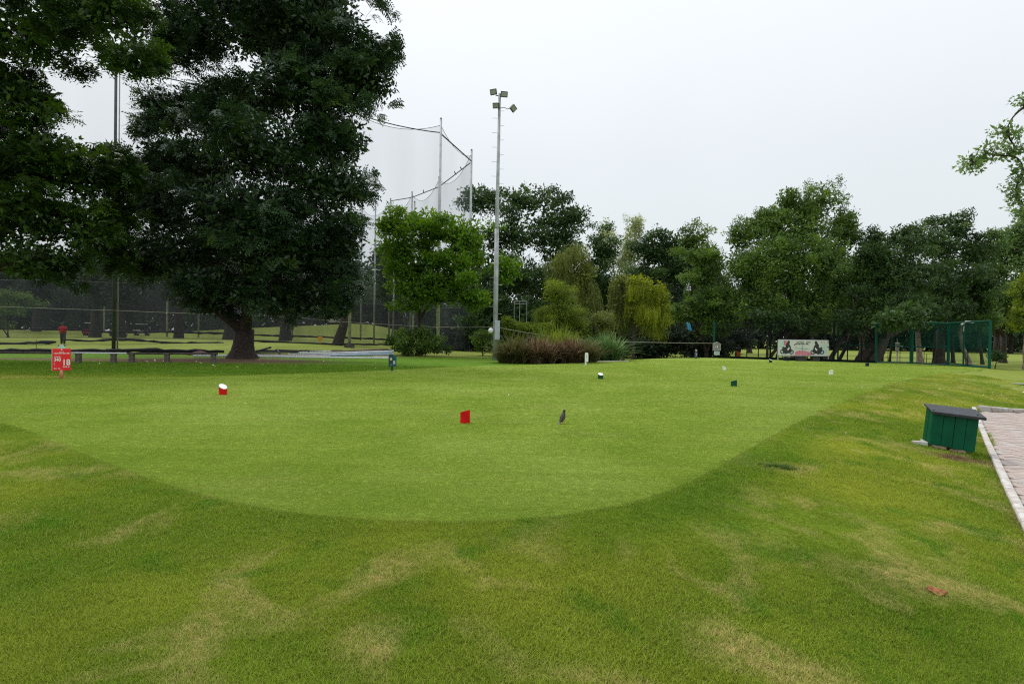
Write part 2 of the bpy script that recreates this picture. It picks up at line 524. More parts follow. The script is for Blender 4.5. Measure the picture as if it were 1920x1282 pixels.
M['dry_leaf'] = mat('dry_leaf', (0.42, 0.155, 0.06), 0.7, var=0.25, scale=30, bump=0.4)
M['litter'] = mat('leaf_litter', (0.52, 0.46, 0.22), 0.7, var=0.3, scale=0.8)
M['paver'] = mat('paver', (0.45, 0.375, 0.335), 0.9, var=0.06, scale=3, bump=0.4, col2=(0.36, 0.29, 0.25))
M['paver_pale'] = mat('paver_pale', (0.46, 0.41, 0.375), 0.9, var=0.06, scale=3, bump=0.4)
M['paver_red'] = mat('paver_red', (0.42, 0.36, 0.325), 0.9, var=0.06, scale=3, bump=0.4)
M['soil'] = mat('red_soil', (0.13, 0.075, 0.05), 0.95, var=0.35, scale=14, bump=0.8)
M['brick'] = mat('old_brick', (0.36, 0.24, 0.18), 0.9, var=0.2, scale=12, bump=0.4)
M['orange'] = mat('orange_paint', (0.75, 0.33, 0.03), 0.6, var=0.1)
M['net'] = netmat('range_net', (0.16, 0.17, 0.19), 0.13)
M['net_far'] = netmat('range_net_far', (0.12, 0.13, 0.15), 0.20)
M['net_low'] = netmat('range_net_low', (0.035, 0.033, 0.05), 0.42)
M['net_green'] = netmat('cage_net', (0.010, 0.055, 0.045), 0.30)

# ------------------------------------------------------------------ ground sheet, tee, path bed
ky = np.concatenate([[-400, -150, -60, -25, -12, -6, -3, -1, 0.5, 1.2], np.arange(1.6, 16, 0.2), np.arange(16, 60, 0.5), np.arange(60, 130, 1.6), np.geomspace(130, 4500, 30)])
kx = np.concatenate([-np.geomspace(22, 4500, 48)[::-1], np.arange(-21.9, 22, 0.24), np.geomspace(22.1, 4500, 48)])
X, Y = np.meshgrid(kx, ky)
SD = sdf(X, Y)
Z = zg(X, Y, SD)
Z = np.where(SD < -0.12, Z - 0.05, Z)         # the tee's own sheet lies above here
PK = [GR(1826, 767), GR(1851, 832), GR(1872, 878), GR(1893, 925), GR(1926, 990), GR(1990, 1130)]   # the path's kerb line
pk2 = np.array([(p.x, p.y) for p in PK])
def path_side(x, y):
    """signed distance to the kerb line, positive on the paved side"""
    x = np.asarray(x, float); y = np.asarray(y, float)
    best = np.full(x.shape, 1e9); sgn = np.zeros(x.shape)
    for a, b in zip(pk2[:-1], pk2[1:]):
        ab = b - a
        t = np.clip(((x - a[0]) * ab[0] + (y - a[1]) * ab[1]) / (ab @ ab), 0, 1)
        dx = x - a[0] - t * ab[0]; dy = y - a[1] - t * ab[1]
        d2 = dx * dx + dy * dy
        s = np.sign(ab[0] * (y - a[1]) - ab[1] * (x - a[0]))
        sgn = np.where(d2 < best, s, sgn); best = np.minimum(best, d2)
    return np.sqrt(best) * sgn
# paved side lies to the right of the line (towards +x)
side = path_side(np.array([pk2[1][0] + 2.0]), np.array([pk2[1][1]]))[0]
SS = 1.0 if side > 0 else -1.0
ps = path_side(X, Y) * SS
inpath = (ps > 0.05) & (Y < pk2[0][1] - 0.05) & (X > 3) & (X < 26) & (Y > -6)
Z = np.where(inpath, Z - 0.12, Z)
nx, ny = len(kx), len(ky)
V = np.stack([X.ravel(), Y.ravel(), Z.ravel()], 1)
idx = np.arange(nx * ny).reshape(ny, nx)
Fq = np.stack([idx[:-1, :-1].ravel(), idx[:-1, 1:].ravel(), idx[1:, 1:].ravel(), idx[1:, :-1].ravel()], 1)

def mesh_np(name, V, Fq, mats, attrs=None, smooth_=False):
    me = bpy.data.meshes.new(name)
    k = Fq.shape[1]
    me.vertices.add(len(V)); me.vertices.foreach_set('co', np.ascontiguousarray(V, dtype=np.float32).ravel())
    me.loops.add(Fq.size); me.loops.foreach_set('vertex_index', Fq.astype(np.int32).ravel())
    me.polygons.add(len(Fq)); me.polygons.foreach_set('loop_start', np.arange(0, Fq.size, k, dtype=np.int32))
    me.polygons.foreach_set('loop_total', np.full(len(Fq), k, dtype=np.int32))
    if smooth_: me.polygons.foreach_set('use_smooth', np.ones(len(Fq), bool))
    for mm in mats: me.materials.append(mm)
    me.update(calc_edges=True)
    for a, arr in (attrs or {}).items():
        at = me.attributes.new(a, 'FLOAT', 'POINT'); at.data.foreach_set('value', np.ascontiguousarray(arr, dtype=np.float32).ravel())
    return me

def link_mesh(name, me, parent=None):
    o = bpy.data.objects.new(name, me); COL.objects.link(o)
    if parent: o.parent = parent
    return o

bt = GR(455, 672)                    # foot of the big tree
bp_ = GR(1783, 857)
def dirt_f(X, Y, ps):
    def blob(cx, cy, rx, ry): return np.exp(-(((X - cx) / rx) ** 2 + ((Y - cy) / ry) ** 2))
    return 1.0 * blob(bt.x, bt.y - 2.0, 6.5, 3.0) + 0.75 * blob(-24, 31.5, 15, 1.6) + 0.9 * blob(bp_.x, bp_.y - 0.05, 0.5, 0.32) + 0.55 * blob(-6, 44, 9, 2.0) \
        + 0.5 * blob(-2, 37.5, 4, 0.8) + 0.7 * np.exp(-(ps / 0.16) ** 2) * (np.abs(X - 9) < 9) + 0.55 * blob(-30, 60, 18, 4) + 0.35 * blob(-14, 54, 7, 3)
def lush_shade_f(X, Y, SD):
    l = smooth(18, 23, Y) * (1 - smooth(44, 48, Y)) * (1 - smooth(4, 12, X)) * (SD > 0)  # back-left strip: longer grass, with the trees' shade painted into its green
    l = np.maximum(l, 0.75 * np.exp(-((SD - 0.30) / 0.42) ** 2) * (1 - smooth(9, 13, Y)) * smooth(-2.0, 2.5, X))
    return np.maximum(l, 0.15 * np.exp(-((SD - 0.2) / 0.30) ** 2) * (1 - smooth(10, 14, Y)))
dirt = dirt_f(X, Y, ps)
lush_shade = lush_shade_f(X, Y, SD)
fair = smooth(42, 46, Y) * (1 - smooth(-2, 8, X)) + smooth(46, 56, Y) * smooth(0, 10, X) + 0.75 * smooth(14, 22, Y) * smooth(6, 12, X)
fair = np.clip(np.maximum(fair, 0), 0, 1)
gme = mesh_np('ground', V, Fq, [M['rough']], {'dirt': np.clip(dirt, 0, 1), 'lush_shade': np.clip(lush_shade, 0, 1), 'fairway': fair}, True)
tag(link_mesh('ground', gme), kind='structure')

SP = np.array([[0.5, 17.0]])
rings = 1 - np.linspace(0, 1, 70) ** 1.6 * 0.995
tv = []
nT = len(TEE)
_an = np.unwrap(np.arctan2(TEE[:, 1] - SP[0, 1], TEE[:, 0] - SP[0, 0]))
print('tee star-shaped', np.diff(_an).min(), np.diff(_an).max())
for r_ in rings:
    P = SP + (TEE - SP) * r_
    z = 0.014 + 0.006 * vnoise(P[:, 0], P[:, 1], 0.5, 5) * (1 - r_)
    tv.append(np.concatenate([P, z[:, None]], 1))
skirt = TEE + (TEE - SP) / np.linalg.norm(TEE - SP, axis=1)[:, None] * 0.02
TV = np.concatenate([np.concatenate([skirt, np.full((nT, 1), -0.06)], 1)] + tv)
tf = []
for i in range(len(rings)):
    for k in range(nT):
        k2 = (k + 1) % nT
        tf.append((i * nT + k, i * nT + k2, (i + 1) * nT + k2, (i + 1) * nT + k))
tme = mesh_np('tee', TV, np.array(tf), [M['tee']], None, True)
tag(link_mesh('tee', tme), kind='structure')

# ------------------------------------------------------------------ grass blades (instanced tufts, stuff)
def tuft_mesh(name, nb, rad, h0, h1, wid, mt, seed, curl=0.5):
    q = np.random.default_rng(seed)
    vs, ti = [], []
    for i in range(nb):
        a = q.uniform(0, 6.283); r = rad * math.sqrt(q.uniform(0, 1)); b = np.array([r * math.cos(a), r * math.sin(a), -0.004])
        h = q.uniform(h0, h1); da = q.uniform(0, 6.283); ln = q.uniform(0.1, curl) * h * 1.4
        dr = np.array([math.cos(da), math.sin(da), 0]); s = np.array([-dr[1], dr[0], 0]) * wid / 2
        mid = b + dr * ln * 0.35 + np.array([0, 0, h * 0.62]); tip = b + dr * ln + np.array([0, 0, h])
        vs += [b - s, b + s, mid + s * 0.8, mid - s * 0.8, mid - s * 0.8, mid + s * 0.8, tip + s * 0.1, tip - s * 0.1]
        ti += [q.uniform(0, 1)] * 8
    me = mesh_np(name, np.array(vs), np.arange(len(vs)).reshape(-1, 4), [mt], {'tint': np.array(ti)})
    return me
def grass_system(name, pts, scl, tufts, lush_shade_=None, dirt_=None):
    me = bpy.data.meshes.new(name)
    me.vertices.add(len(pts)); me.vertices.foreach_set('co', np.ascontiguousarray(pts, dtype=np.float32).ravel())
    at = me.attributes.new('scl', 'FLOAT', 'POINT'); at.data.foreach_set('value', np.ascontiguousarray(scl, dtype=np.float32))
    for an_, ar_ in (('lush_shade', lush_shade_), ('dirt', dirt_)):
        if ar_ is not None:
            at = me.attributes.new(an_, 'FLOAT', 'POINT'); at.data.foreach_set('value', np.ascontiguousarray(np.clip(ar_, 0, 1), dtype=np.float32))
    o = link_mesh(name, me)
    tag(o, kind='stuff')
    col = bpy.data.collections.new(name + '_tufts')
    for k, t in enumerate(tufts):
        col.objects.link(bpy.data.objects.new('grass_tuft', t))
    ng = bpy.data.node_groups.new(name + '_nodes', 'GeometryNodeTree')
    ng.interface.new_socket('Geometry', in_out='INPUT', socket_type='NodeSocketGeometry')
    ng.interface.new_socket('Geometry', in_out='OUTPUT', socket_type='NodeSocketGeometry')
    gi = ng.nodes.new('NodeGroupInput'); go = ng.nodes.new('NodeGroupOutput')
    ci = ng.nodes.new('GeometryNodeCollectionInfo'); ci.inputs['Collection'].default_value = col
    ci.inputs['Separate Children'].default_value = True; ci.inputs['Reset Children'].default_value = True
    ip = ng.nodes.new('GeometryNodeInstanceOnPoints'); ip.inputs['Pick Instance'].default_value = True
    rv = ng.nodes.new('FunctionNodeRandomValue'); rv.data_type = 'FLOAT_VECTOR'
    rv.inputs[0].default_value = (-0.12, -0.12, 0); rv.inputs[1].default_value = (0.12, 0.12, 6.283)
    na = ng.nodes.new('GeometryNodeInputNamedAttribute'); na.data_type = 'FLOAT'; na.inputs['Name'].default_value = 'scl'
    ng.links.new(gi.outputs[0], ip.inputs['Points']); ng.links.new(ci.outputs[0], ip.inputs['Instance'])
    ng.links.new(rv.outputs[0], ip.inputs['Rotation']); ng.links.new(na.outputs[0], ip.inputs['Scale'])
    ng.links.new(ip.outputs[0], go.inputs[0])
    md = o.modifiers.new('tufts', 'NODES'); md.node_group = ng
    return o

def sample_ground(n, y0, y1, power=1.0):
    u = rng.uniform(0, 1, n)
    y = np.sqrt(y0 ** 2 + u * (y1 ** 2 - y0 ** 2))
    x = rng.uniform(-1, 1, n) * (y * 0.97 + 0.3)
    return x, y
def keep_rough(x, y):
    d = sdf(x, y)
    p = path_side(x, y) * SS
    ok = (d > -0.13 * rng.uniform(0, 1, d.shape) ** 2.2) & ~((p > -0.07) & (y < pk2[0][1] + 0.12) & (x > 3))
    return ok, d
def sample_log(n, y0, y1):
    k = np.arange(n)
    u = (0.5 + k * 0.7548776662466927) % 1.0; v = (0.5 + k * 0.5698402909980532) % 1.0      # even cover without clumping
    y = y0 * (y1 / y0) ** u
    return (2 * v - 1) * (y * 0.97 + 0.3), y
x, y = sample_log(115000, 2.1, 30.0)
s = np.clip(0.62 + y * 0.085, 0.8, 2.0)
ok, d = keep_rough(x, y)
x, y, s, d = x[ok], y[ok], s[ok], d[ok]
s = s * (0.65 + 0.95 * rng.uniform(0, 1, len(s)) ** 2.5) * (0.85 + 0.35 * vnoise(x, y, 1.3, 8))
rough_tufts = [tuft_mesh('rough_tuft', 72, 0.078, 0.010, 0.030, 0.0032, M['rough_blade'], 10 + k, 0.9) for k in range(5)]
grass_system('rough_grass', np.stack([x, y, zg(x, y, d)], 1), s, rough_tufts, lush_shade_f(x, y, d), dirt_f(x, y, path_side(x, y) * SS))
x, y = sample_log(115000, 4.7, 44.0)
s = np.clip(0.6 + y * 0.07, 0.9, 2.2)
d = sdf(x, y); ok = d < 0.03
x, y, s = x[ok], y[ok], s[ok]
s = s * (0.7 + 0.5 * rng.uniform(0, 1, len(s)))
tee_tufts = [tuft_mesh('tee_tuft', 72, 0.078, 0.005, 0.014, 0.0030, M['tee_blade'], 30 + k, 0.9) for k in range(4)]
grass_system('tee_grass', np.stack([x, y, np.full(len(x), 0.016)], 1), s, tee_tufts)

# ------------------------------------------------------------------ foliage
def quad_leaf(base, dr, side, L, wd):
    """a pointed leaf: four corners"""
    return [base, base + dr * L * 0.45 + side * wd / 2, base + dr * L, base + dr * L * 0.45 - side * wd / 2]
def unit(v): return v / (np.linalg.norm(v) + 1e-9)
def T_pinnate(seed, k=4, L=0.60, leaf=0.23, wd=0.085, pairs=5):
    q = np.random.default_rng(seed); out = []
    for j in range(k):
        az = q.uniform(-1.3, 1.3); el = q.uniform(-0.35, 0.45); l = L * q.uniform(0.75, 1.15)
        d0 = np.array([math.cos(az) * math.cos(el), math.sin(az) * math.cos(el), math.sin(el)])
        side = unit(np.cross(d0, [0, 0, 1]))
        b0 = np.array([q.uniform(-.12, .12), q.uniform(-.12, .12), q.uniform(-.08, .08)])
        for i in range(pairs):
            t = (i + 0.6) / pairs
            p = b0 + d0 * l * t + np.array([0, 0, -0.45 * l * t * t])
            for sg in (-1, 1):
                dr = unit(side * sg + d0 * 0.45 + np.array([0, 0, -0.35 + q.uniform(-.2, .2)]))
                sd_ = unit(np.cross(dr, [0, 0, 1]) + np.array([0, 0, q.uniform(-.4, .4)]))
                out.append(quad_leaf(p, dr, sd_, leaf * q.uniform(.8, 1.15), wd))
    return np.array(out)
def T_leafy(seed, n=12, leaf=0.21, wd=0.10, r=0.3, flat=0.6):
    q = np.random.default_rng(seed); out = []
    for i in range(n):
        v = q.normal(size=3); v[2] *= flat; v = unit(v)
        p = v * r * q.uniform(0.2, 1.0)
        dr = unit(v + 0.6 * q.normal(size=3) + np.array([0.3, 0, -0.25]))
        sd_ = unit(np.cross(dr, [0, 0, 1]) + 0.5 * q.normal(size=3) * np.array([1, 1, 0.7]))
        sd_ = unit(sd_ - dr * (sd_ @ dr))
        out.append(quad_leaf(p, dr, sd_, leaf * q.uniform(.7, 1.2), wd * q.uniform(.8, 1.2)))
    return np.array(out)
def T_strand(seed, L=1.3, n=13, leaf=0.16, wd=0.035, k=3):
    q = np.random.default_rng(seed); out = []
    for j in range(k):
        a = q.uniform(-1.2, 1.2); o = np.array([q.uniform(-.15, .15), q.uniform(-.15, .15), q.uniform(-.1, .1)]); l = L * q.uniform(.6, 1.1)
        for i in range(n):
            t = i / n
            p = o + np.array([math.cos(a) * 0.22 * math.sqrt(t), math.sin(a) * 0.22 * math.sqrt(t), -l * t])
            an = q.uniform(0, 6.28)
            dr = unit(np.array([math.cos(an) * .45, math.sin(an) * .45, -1]))
            sd_ = unit(np.cross(dr, q.normal(size=3)))
            out.append(quad_leaf(p, dr, sd_, leaf * q.uniform(.8, 1.3), wd))
    return np.array(out)
def T_blades(seed, n=30, L=1.0, wd=0.02, spread=0.5, droop=0.5, base=0.12):
    q = np.random.default_rng(seed); out = []
    for i in range(n):
        a = q.uniform(0, 6.28); b = np.array([math.cos(a), math.sin(a), 0]) * base * q.uniform(0, 1)
        h = L * q.uniform(.6, 1.1); sp = spread * q.uniform(.2, 1.2)
        out_d = np.array([math.cos(a), math.sin(a), 0]); s = np.array([-out_d[1], out_d[0], 0]) * wd / 2
        ps_ = [b + out_d * sp * h * t ** 1.6 + np.array([0, 0, h * (t - droop * t * t * sp)]) for t in (0, .4, .75, 1.0)]
        for u in range(3):
            out.append([ps_[u] - s, ps_[u] + s, ps_[u + 1] + s * (1 - u * .4), ps_[u + 1] - s * (1 - u * .4)])
    return np.array(out)

PIN = [T_pinnate(50 + k) for k in range(6)]
LEAFY = [T_leafy(60 + k) for k in range(6)]
FILL = [T_leafy(500 + k, 5, 1.15, 0.45, 0.5, 1.0) for k in range(4)]
BIGLEAF = [T_leafy(70 + k, 10, 0.34, 0.15, 0.35) for k in range(5)]
FINE = [T_leafy(80 + k, 20, 0.13, 0.05, 0.36, 1.0) for k in range(6)]
STRAND = [T_strand(90 + k) for k in range(6)]

def rotmats(q, n, yaw=None, tilt=0.45):
    a = q.uniform(0, 2 * np.pi, n) if yaw is None else yaw + q.normal(0, 0.6, n)
    b = q.normal(0, tilt, n); c = q.normal(0, tilt, n)
    ca, sa, cb, sb, cc, sc2 = np.cos(a), np.sin(a), np.cos(b), np.sin(b), np.cos(c), np.sin(c)
    Rz = np.zeros((n, 3, 3)); Rz[:, 0, 0] = ca; Rz[:, 0, 1] = -sa; Rz[:, 1, 0] = sa; Rz[:, 1, 1] = ca; Rz[:, 2, 2] = 1
    Ry = np.zeros((n, 3, 3)); Ry[:, 0, 0] = cb; Ry[:, 0, 2] = sb; Ry[:, 1, 1] = 1; Ry[:, 2, 0] = -sb; Ry[:, 2, 2] = cb
    Rx = np.zeros((n, 3, 3)); Rx[:, 0, 0] = 1; Rx[:, 1, 1] = cc; Rx[:, 1, 2] = -sc2; Rx[:, 2, 1] = sc2; Rx[:, 2, 2] = cc
    return Rz @ Ry @ Rx

def scatter(q, pos, yaw, scale, temps, tilt, tint):
    """place leaf sprays: returns quads (k,4,3) and tint per vertex"""
    outV, outT = [], []
    which = q.integers(0, len(temps), len(pos))
    Rm = rotmats(q, len(pos), yaw, tilt)
    for k, T in enumerate(temps):
        mk = which == k
        if not mk.any(): continue
        v = np.einsum('nij,qkj->nqki', Rm[mk], T) * scale[mk][:, None, None, None] + pos[mk][:, None, None, :]
        outV.append(v.reshape(-1, 4, 3)); outT.append(np.repeat(tint[mk], T.shape[0] * 4))
    V = np.concatenate(outV).reshape(-1, 3)
    return V, np.concatenate(outT)

def limb(mb, a, b, r1, r2, q, n=6, segs=5, bend=0.08, sag=0.0):
    a = np.array(a); b = np.array(b); L = np.linalg.norm(b - a)
    off = q.normal(0, bend * L, 3)
    pts = []
    for i in range(segs + 1):
        t = i / segs
        pts.append(a + (b - a) * t + off * math.sin(math.pi * t) + np.array([0, 0, sag * L * math.sin(math.pi * t)]))
    mb.tube(pts, [r1 + (r2 - r1) * (i / segs) for i in range(segs + 1)], n, False)
    return pts

TRI = [0]
def tree(name, label, base, blobs, leaf, temps=LEAFY, n=1500, seed=1, trunk_r=0.25, fork=0.35, cat='tree', bark='bark_dark', crad=0.9, lscale=1.0, shell=0.42,
         tilt=0.45, flat=0.5, group=None, stems=1, lean=(0, 0), droopy=False, fat_base=1.5, depth_k=0.8, twigs=True, crown_name='crown', gap=0.0, trunk=True, branch_cap=160, fill=1.0, ks=1.15, nk=1.12, clus=24, flk=0.5):
    """blobs: (px, py, rx, ry, depth) in the photograph's pixels at that depth (metres); every blob becomes a real ellipsoid there"""
    q = np.random.default_rng(seed)
    base = Vector(base)
    B = []
    for (px, py, rx, ry, d) in blobs:
        c = Wp(px, py, d); k = d / F * ks
        B.append((c, np.array([rx * k, max(rx, ry * 0.8) * k * depth_k, ry * k])))
    vol = np.array([(r[0] * r[2]) ** 1.0 * 1.0 for c, r in B]); vol = vol / vol.sum()
    root = empty(name, base, 0, label, cat, group)
    b0 = np.array(base)
    pos, yaw, tint, clc, clr = [], [], [], [], []
    for bi, (c, r) in enumerate(B):
        nb = max(20, int(n * nk * vol[bi]))
        nc = max(6, int(nb / clus))
        v = q.normal(size=(nc, 3)); v /= np.linalg.norm(v, axis=1)[:, None]
        rad = q.uniform(0, 1, nc) ** shell
        ph = q.uniform(0, 6.28, 4)
        rad = rad * (1.0 + 0.13 * np.sin(4.1 * v[:, 0] + ph[0]) + 0.13 * np.sin(5.3 * v[:, 2] + ph[1] + 2 * v[:, 1]) + 0.10 * np.sin(8.5 * v[:, 0] + 6 * v[:, 2] + ph[2]))
        cc = c + v * rad[:, None] * r * (1 - 0.25 * crad / max(r.min(), crad))
        ctint = q.uniform(0, 0.75, nc)
        per = nb // nc + 1
        for k in range(nc):
            m_ = int(per * q.uniform(.6, 1.4))
            cr = min(crad, r.min() * 0.8) * q.uniform(.65, 1.25)
            o = q.normal(size=(m_, 3)); o /= np.linalg.norm(o, axis=1)[:, None]
            o *= (q.uniform(0, 1, m_) ** 0.5)[:, None] * np.array([cr, cr, cr * flat])
            p = cc[k] + o
            if gap:
                hsh = vnoise(p[:, 0] + p[:, 1] * .6, p[:, 2] * 1.2, 0.8, seed) 
                keep = hsh > -1 + gap
                p = p[keep]; o = o[keep]
            pos.append(p)
            ax = cc[k] - c
            yaw.append(np.arctan2(o[:, 1] + ax[1] * .5, o[:, 0] + ax[0] * .5))
            tint.append(np.clip(ctint[k] + q.normal(0, .14, len(p)), 0, 1))
            clc.append(cc[k]); clr.append(cr)
    pos = np.concatenate(pos); yaw = np.concatenate(yaw); tint = np.concatenate(tint)
    gz = float(base.z)
    low = pos[:, 2] < gz + 0.12
    pos[low, 2] = gz + 0.12 + q.uniform(0, .3, low.sum())
    sc_ = lscale * q.uniform(.75, 1.25, len(pos))
    Vv, Tt = scatter(q, pos, None if droopy else yaw, sc_, temps, 0.10 if droopy else tilt, tint)
    if fill:
        FL_ = flk * crad
        fp2, fs2 = [], []
        for (c, r) in B:
            nf = int(fill * 3.14 * r[0] * r[2] / (0.5 * 0.25 * FL_ * FL_) / 5) + 2
            v = q.normal(size=(nf, 3)); v /= np.linalg.norm(v, axis=1)[:, None]
            rr = q.uniform(0, 1, nf) ** 0.45 * 0.72
            fp2.append(c + v * rr[:, None] * r); fs2.append(FL_ * (1.15 - 0.55 * rr))
        fp2 = np.concatenate(fp2); fs2 = np.concatenate(fs2)
        if gap:
            hk = vnoise(fp2[:, 0] + fp2[:, 1] * .6, fp2[:, 2] * 1.2, 0.8, seed) > -1 + gap + .15
            fp2, fs2 = fp2[hk], fs2[hk]
        V2, T2 = scatter(q, fp2, None, fs2, FILL, 1.2, q.uniform(0, .75, len(fp2)))
        Vv = np.concatenate([Vv, V2]); Tt = np.concatenate([Tt, T2])
    Vv[:, 2] = np.maximum(Vv[:, 2], gz + 0.02)
    TRI[0] += len(Vv) // 2
    me = mesh_np(crown_name, Vv - b0, np.arange(len(Vv)).reshape(-1, 4), [leaf], {'tint': Tt})
    cr_ = link_mesh(crown_name, me, root)
    # wood
    if trunk:
        top = max(c[2] + 0.3 * r[2] for c, r in B)
        cxy = np.mean([c[:2] for c, r in B], axis=0)
        fz = gz + fork * (min(c[2] - r[2] * 0.9 for c, r in B) - gz) if fork < 1 else gz + fork
        fz = max(fz, gz + 0.25)
        mb = MB()
        fp = np.array([b0[0] + lean[0], b0[1] + lean[1], fz])
        samples = []
        H = fz - gz
        pts = [b0 + np.array([0, 0, -0.25]), b0 + np.array([0, 0, 0.05]), b0 + np.array([lean[0] * .12, lean[1] * .12, min(0.5, H * .25)]), b0 * .5 + fp * .5 + np.array([q.normal(0, .06), 0, 0]), fp]
        mb.tube([p - b0 for p in pts], [trunk_r * fat_base * 1.15, trunk_r * fat_base, trunk_r * 1.12, trunk_r * .96, trunk_r * .9], 12, True)
        samples += [(p, trunk_r * .8) for p in pts[2:]]
        brm = MB()
        ordb = sorted(B, key=lambda cr_: np.linalg.norm(cr_[0] - fp) - 0.6 * cr_[1][0])
        nprim = min(len(B), 3)
        for bi, (c, r) in enumerate(ordb):
            tgt = c + np.array([0, 0, -0.15 * r[2]])
            if bi < nprim:
                st, rs = fp - np.array([0, 0, .1]), trunk_r * (0.66 if len(B) > 1 else .85)
            else:
                S_ = np.array([a_[0] for a_ in samples]); dd = np.linalg.norm(S_ - tgt, axis=1) + 0.8 * np.maximum(0, S_[:, 2] - tgt[2] + .3)
                j = int(np.argmin(dd)); st, rs = samples[j][0], min(samples[j][1] * .72, trunk_r * .42)
            L = np.linalg.norm(tgt - st)
            r1 = rs; r2 = max(0.025, r1 * .42)
            pl = limb(brm, st - b0, tgt - b0, r1, r2, q, 8, 7, 0.06, 0.05)
            for i, p in enumerate(pl): samples.append((np.array(p) + b0, r1 + (r2 - r1) * i / 7))
            pl = limb(brm, tgt - b0, c + np.array([0, 0, .7 * r[2]]) - b0, r2, 0.015, q, 6, 4, 0.07)
            for i, p in enumerate(pl[1:]): samples.append((np.array(p) + b0, r2 * .6))
        sp = np.array([s_[0] for s_ in samples]); sr = np.array([s_[1] for s_ in samples])
        order = q.permutation(len(clc))[:branch_cap]
        for k in order:
            t = clc[k]
            dd = np.linalg.norm(sp - t, axis=1) + 1.2 * np.maximum(0, sp[:, 2] - t[2] + .2)
            j = int(np.argmin(dd))
            limb(brm, sp[j] - b0, t - b0, min(sr[j] * .5, 0.02 + 0.010 * dd[j]), 0.010, q, 5, 4, 0.07, 0.04)
        mb.build('trunk', M[bark], root, smooth_=True)
        brm.build('branch_work', M[bark], root, smooth_=True)
    return root

# leaf materials
L_big = leafmat('rain_tree_leaf', (0.013, 0.030, 0.013), (0.058, 0.112, 0.044), (0.13, 0.20, 0.035), 0.34, 0.16, 0.5)
L_left = leafmat('near_tree_leaf', (0.015, 0.034, 0.010), (0.078, 0.155, 0.022), (0.16, 0.25, 0.02), 0.42, 0.30, 0.4)
L_fresh = leafmat('fresh_leaf', (0.065, 0.15, 0.012), (0.15, 0.29, 0.018), (0.28, 0.4, 0.03), 0.5, 0.35)
L_dark = leafmat('dark_leaf', (0.024, 0.052, 0.018), (0.082, 0.158, 0.036), (0.15, 0.21, 0.05), 0.5, 0.25)
L_mid = leafmat('mid_leaf', (0.042, 0.090, 0.020), (0.150, 0.255, 0.038), (0.23, 0.31, 0.05), 0.5, 0.3)
L_olive = leafmat('olive_leaf', (0.09, 0.12, 0.03), (0.22, 0.26, 0.06), (0.32, 0.35, 0.09), 0.6, 0.3)
L_yellow = leafmat('yellow_leaf', (0.12, 0.165, 0.018), (0.34, 0.39, 0.035), (0.55, 0.55, 0.05), 0.55, 0.4)
L_yel2 = leafmat('yellow_green_leaf', (0.090, 0.140, 0.020), (0.23, 0.31, 0.035), (0.36, 0.42, 0.05), 0.55, 0.4)
L_pale = leafmat('pale_leaf', (0.24, 0.29, 0.13), (0.40, 0.45, 0.20), (0.58, 0.52, 0.28), 0.6, 0.35)
L_blue = leafmat('bluish_leaf', (0.055, 0.115, 0.040), (0.17, 0.29, 0.095), (0.26, 0.38, 0.14), 0.55, 0.3)
L_far = leafmat('far_leaf', (0.02, 0.036, 0.018), (0.045, 0.074, 0.034), (0.09, 0.13, 0.05), 0.6, 0.2)
L_light_green = leafmat('light_green_leaf', (0.085, 0.150, 0.050), (0.22, 0.34, 0.11), (0.30, 0.38, 0.09), 0.5, 0.35)  # light green foliage colour
L_red = leafmat('red_grass', (0.05, 0.038, 0.020), (0.215, 0.150, 0.085), (0.44, 0.33, 0.21), 0.7, 0.3)
L_redg = leafmat('red_green_grass', (0.060, 0.062, 0.025), (0.13, 0.13, 0.045), (0.30, 0.21, 0.12), 0.7, 0.3)

# the big tree over the lawn
tree('broad_tree', 'huge dark spreading tree with thick forked trunk standing on bare earth', bt,
     [(600, 55, 120, 85, 36), (672, 140, 100, 75, 35.5), (470, 40, 150, 90, 36.5), (345, 70, 70, 70, 37), (560, 170, 130, 80, 34.5), (420, 190, 90, 55, 37),
      (320, 215, 70, 55, 37.5), (622, 255, 100, 65, 35.5), (480, 280, 150, 75, 34), (330, 310, 100, 65, 36), (615, 350, 96, 75, 35), (455, 395, 165, 80, 34),
      (300, 400, 75, 70, 36.5), (630, 450, 70, 70, 35), (520, 470, 130, 70, 34.5), (350, 480, 110, 60, 36), (620, 535, 52, 45, 35), (430, -60, 190, 80, 36), (590, -40, 120, 70, 36), (400, 530, 90, 42, 34.5), (540, 545, 80, 36, 35.5), (630, 570, 40, 30, 35), (480, 440, 110, 60, 33.5), (275, 480, 40, 50, 36), (455, 548, 70, 32, 34), (395, 572, 50, 20, 35), (565, 578, 52, 20, 35.5), (262, 340, 42, 50, 37), (505, 575, 30, 16, 33.8)],
     L_big, PIN, 7600, 11, 0.64, 1.9, cat='tree', bark='bark', crad=1.25, lscale=1.0, shell=0.36, flat=0.5, fat_base=1.55, branch_cap=260, lean=(0.1, 0), ks=1.04, nk=1.0, fill=1.7, clus=26, flk=0.34)

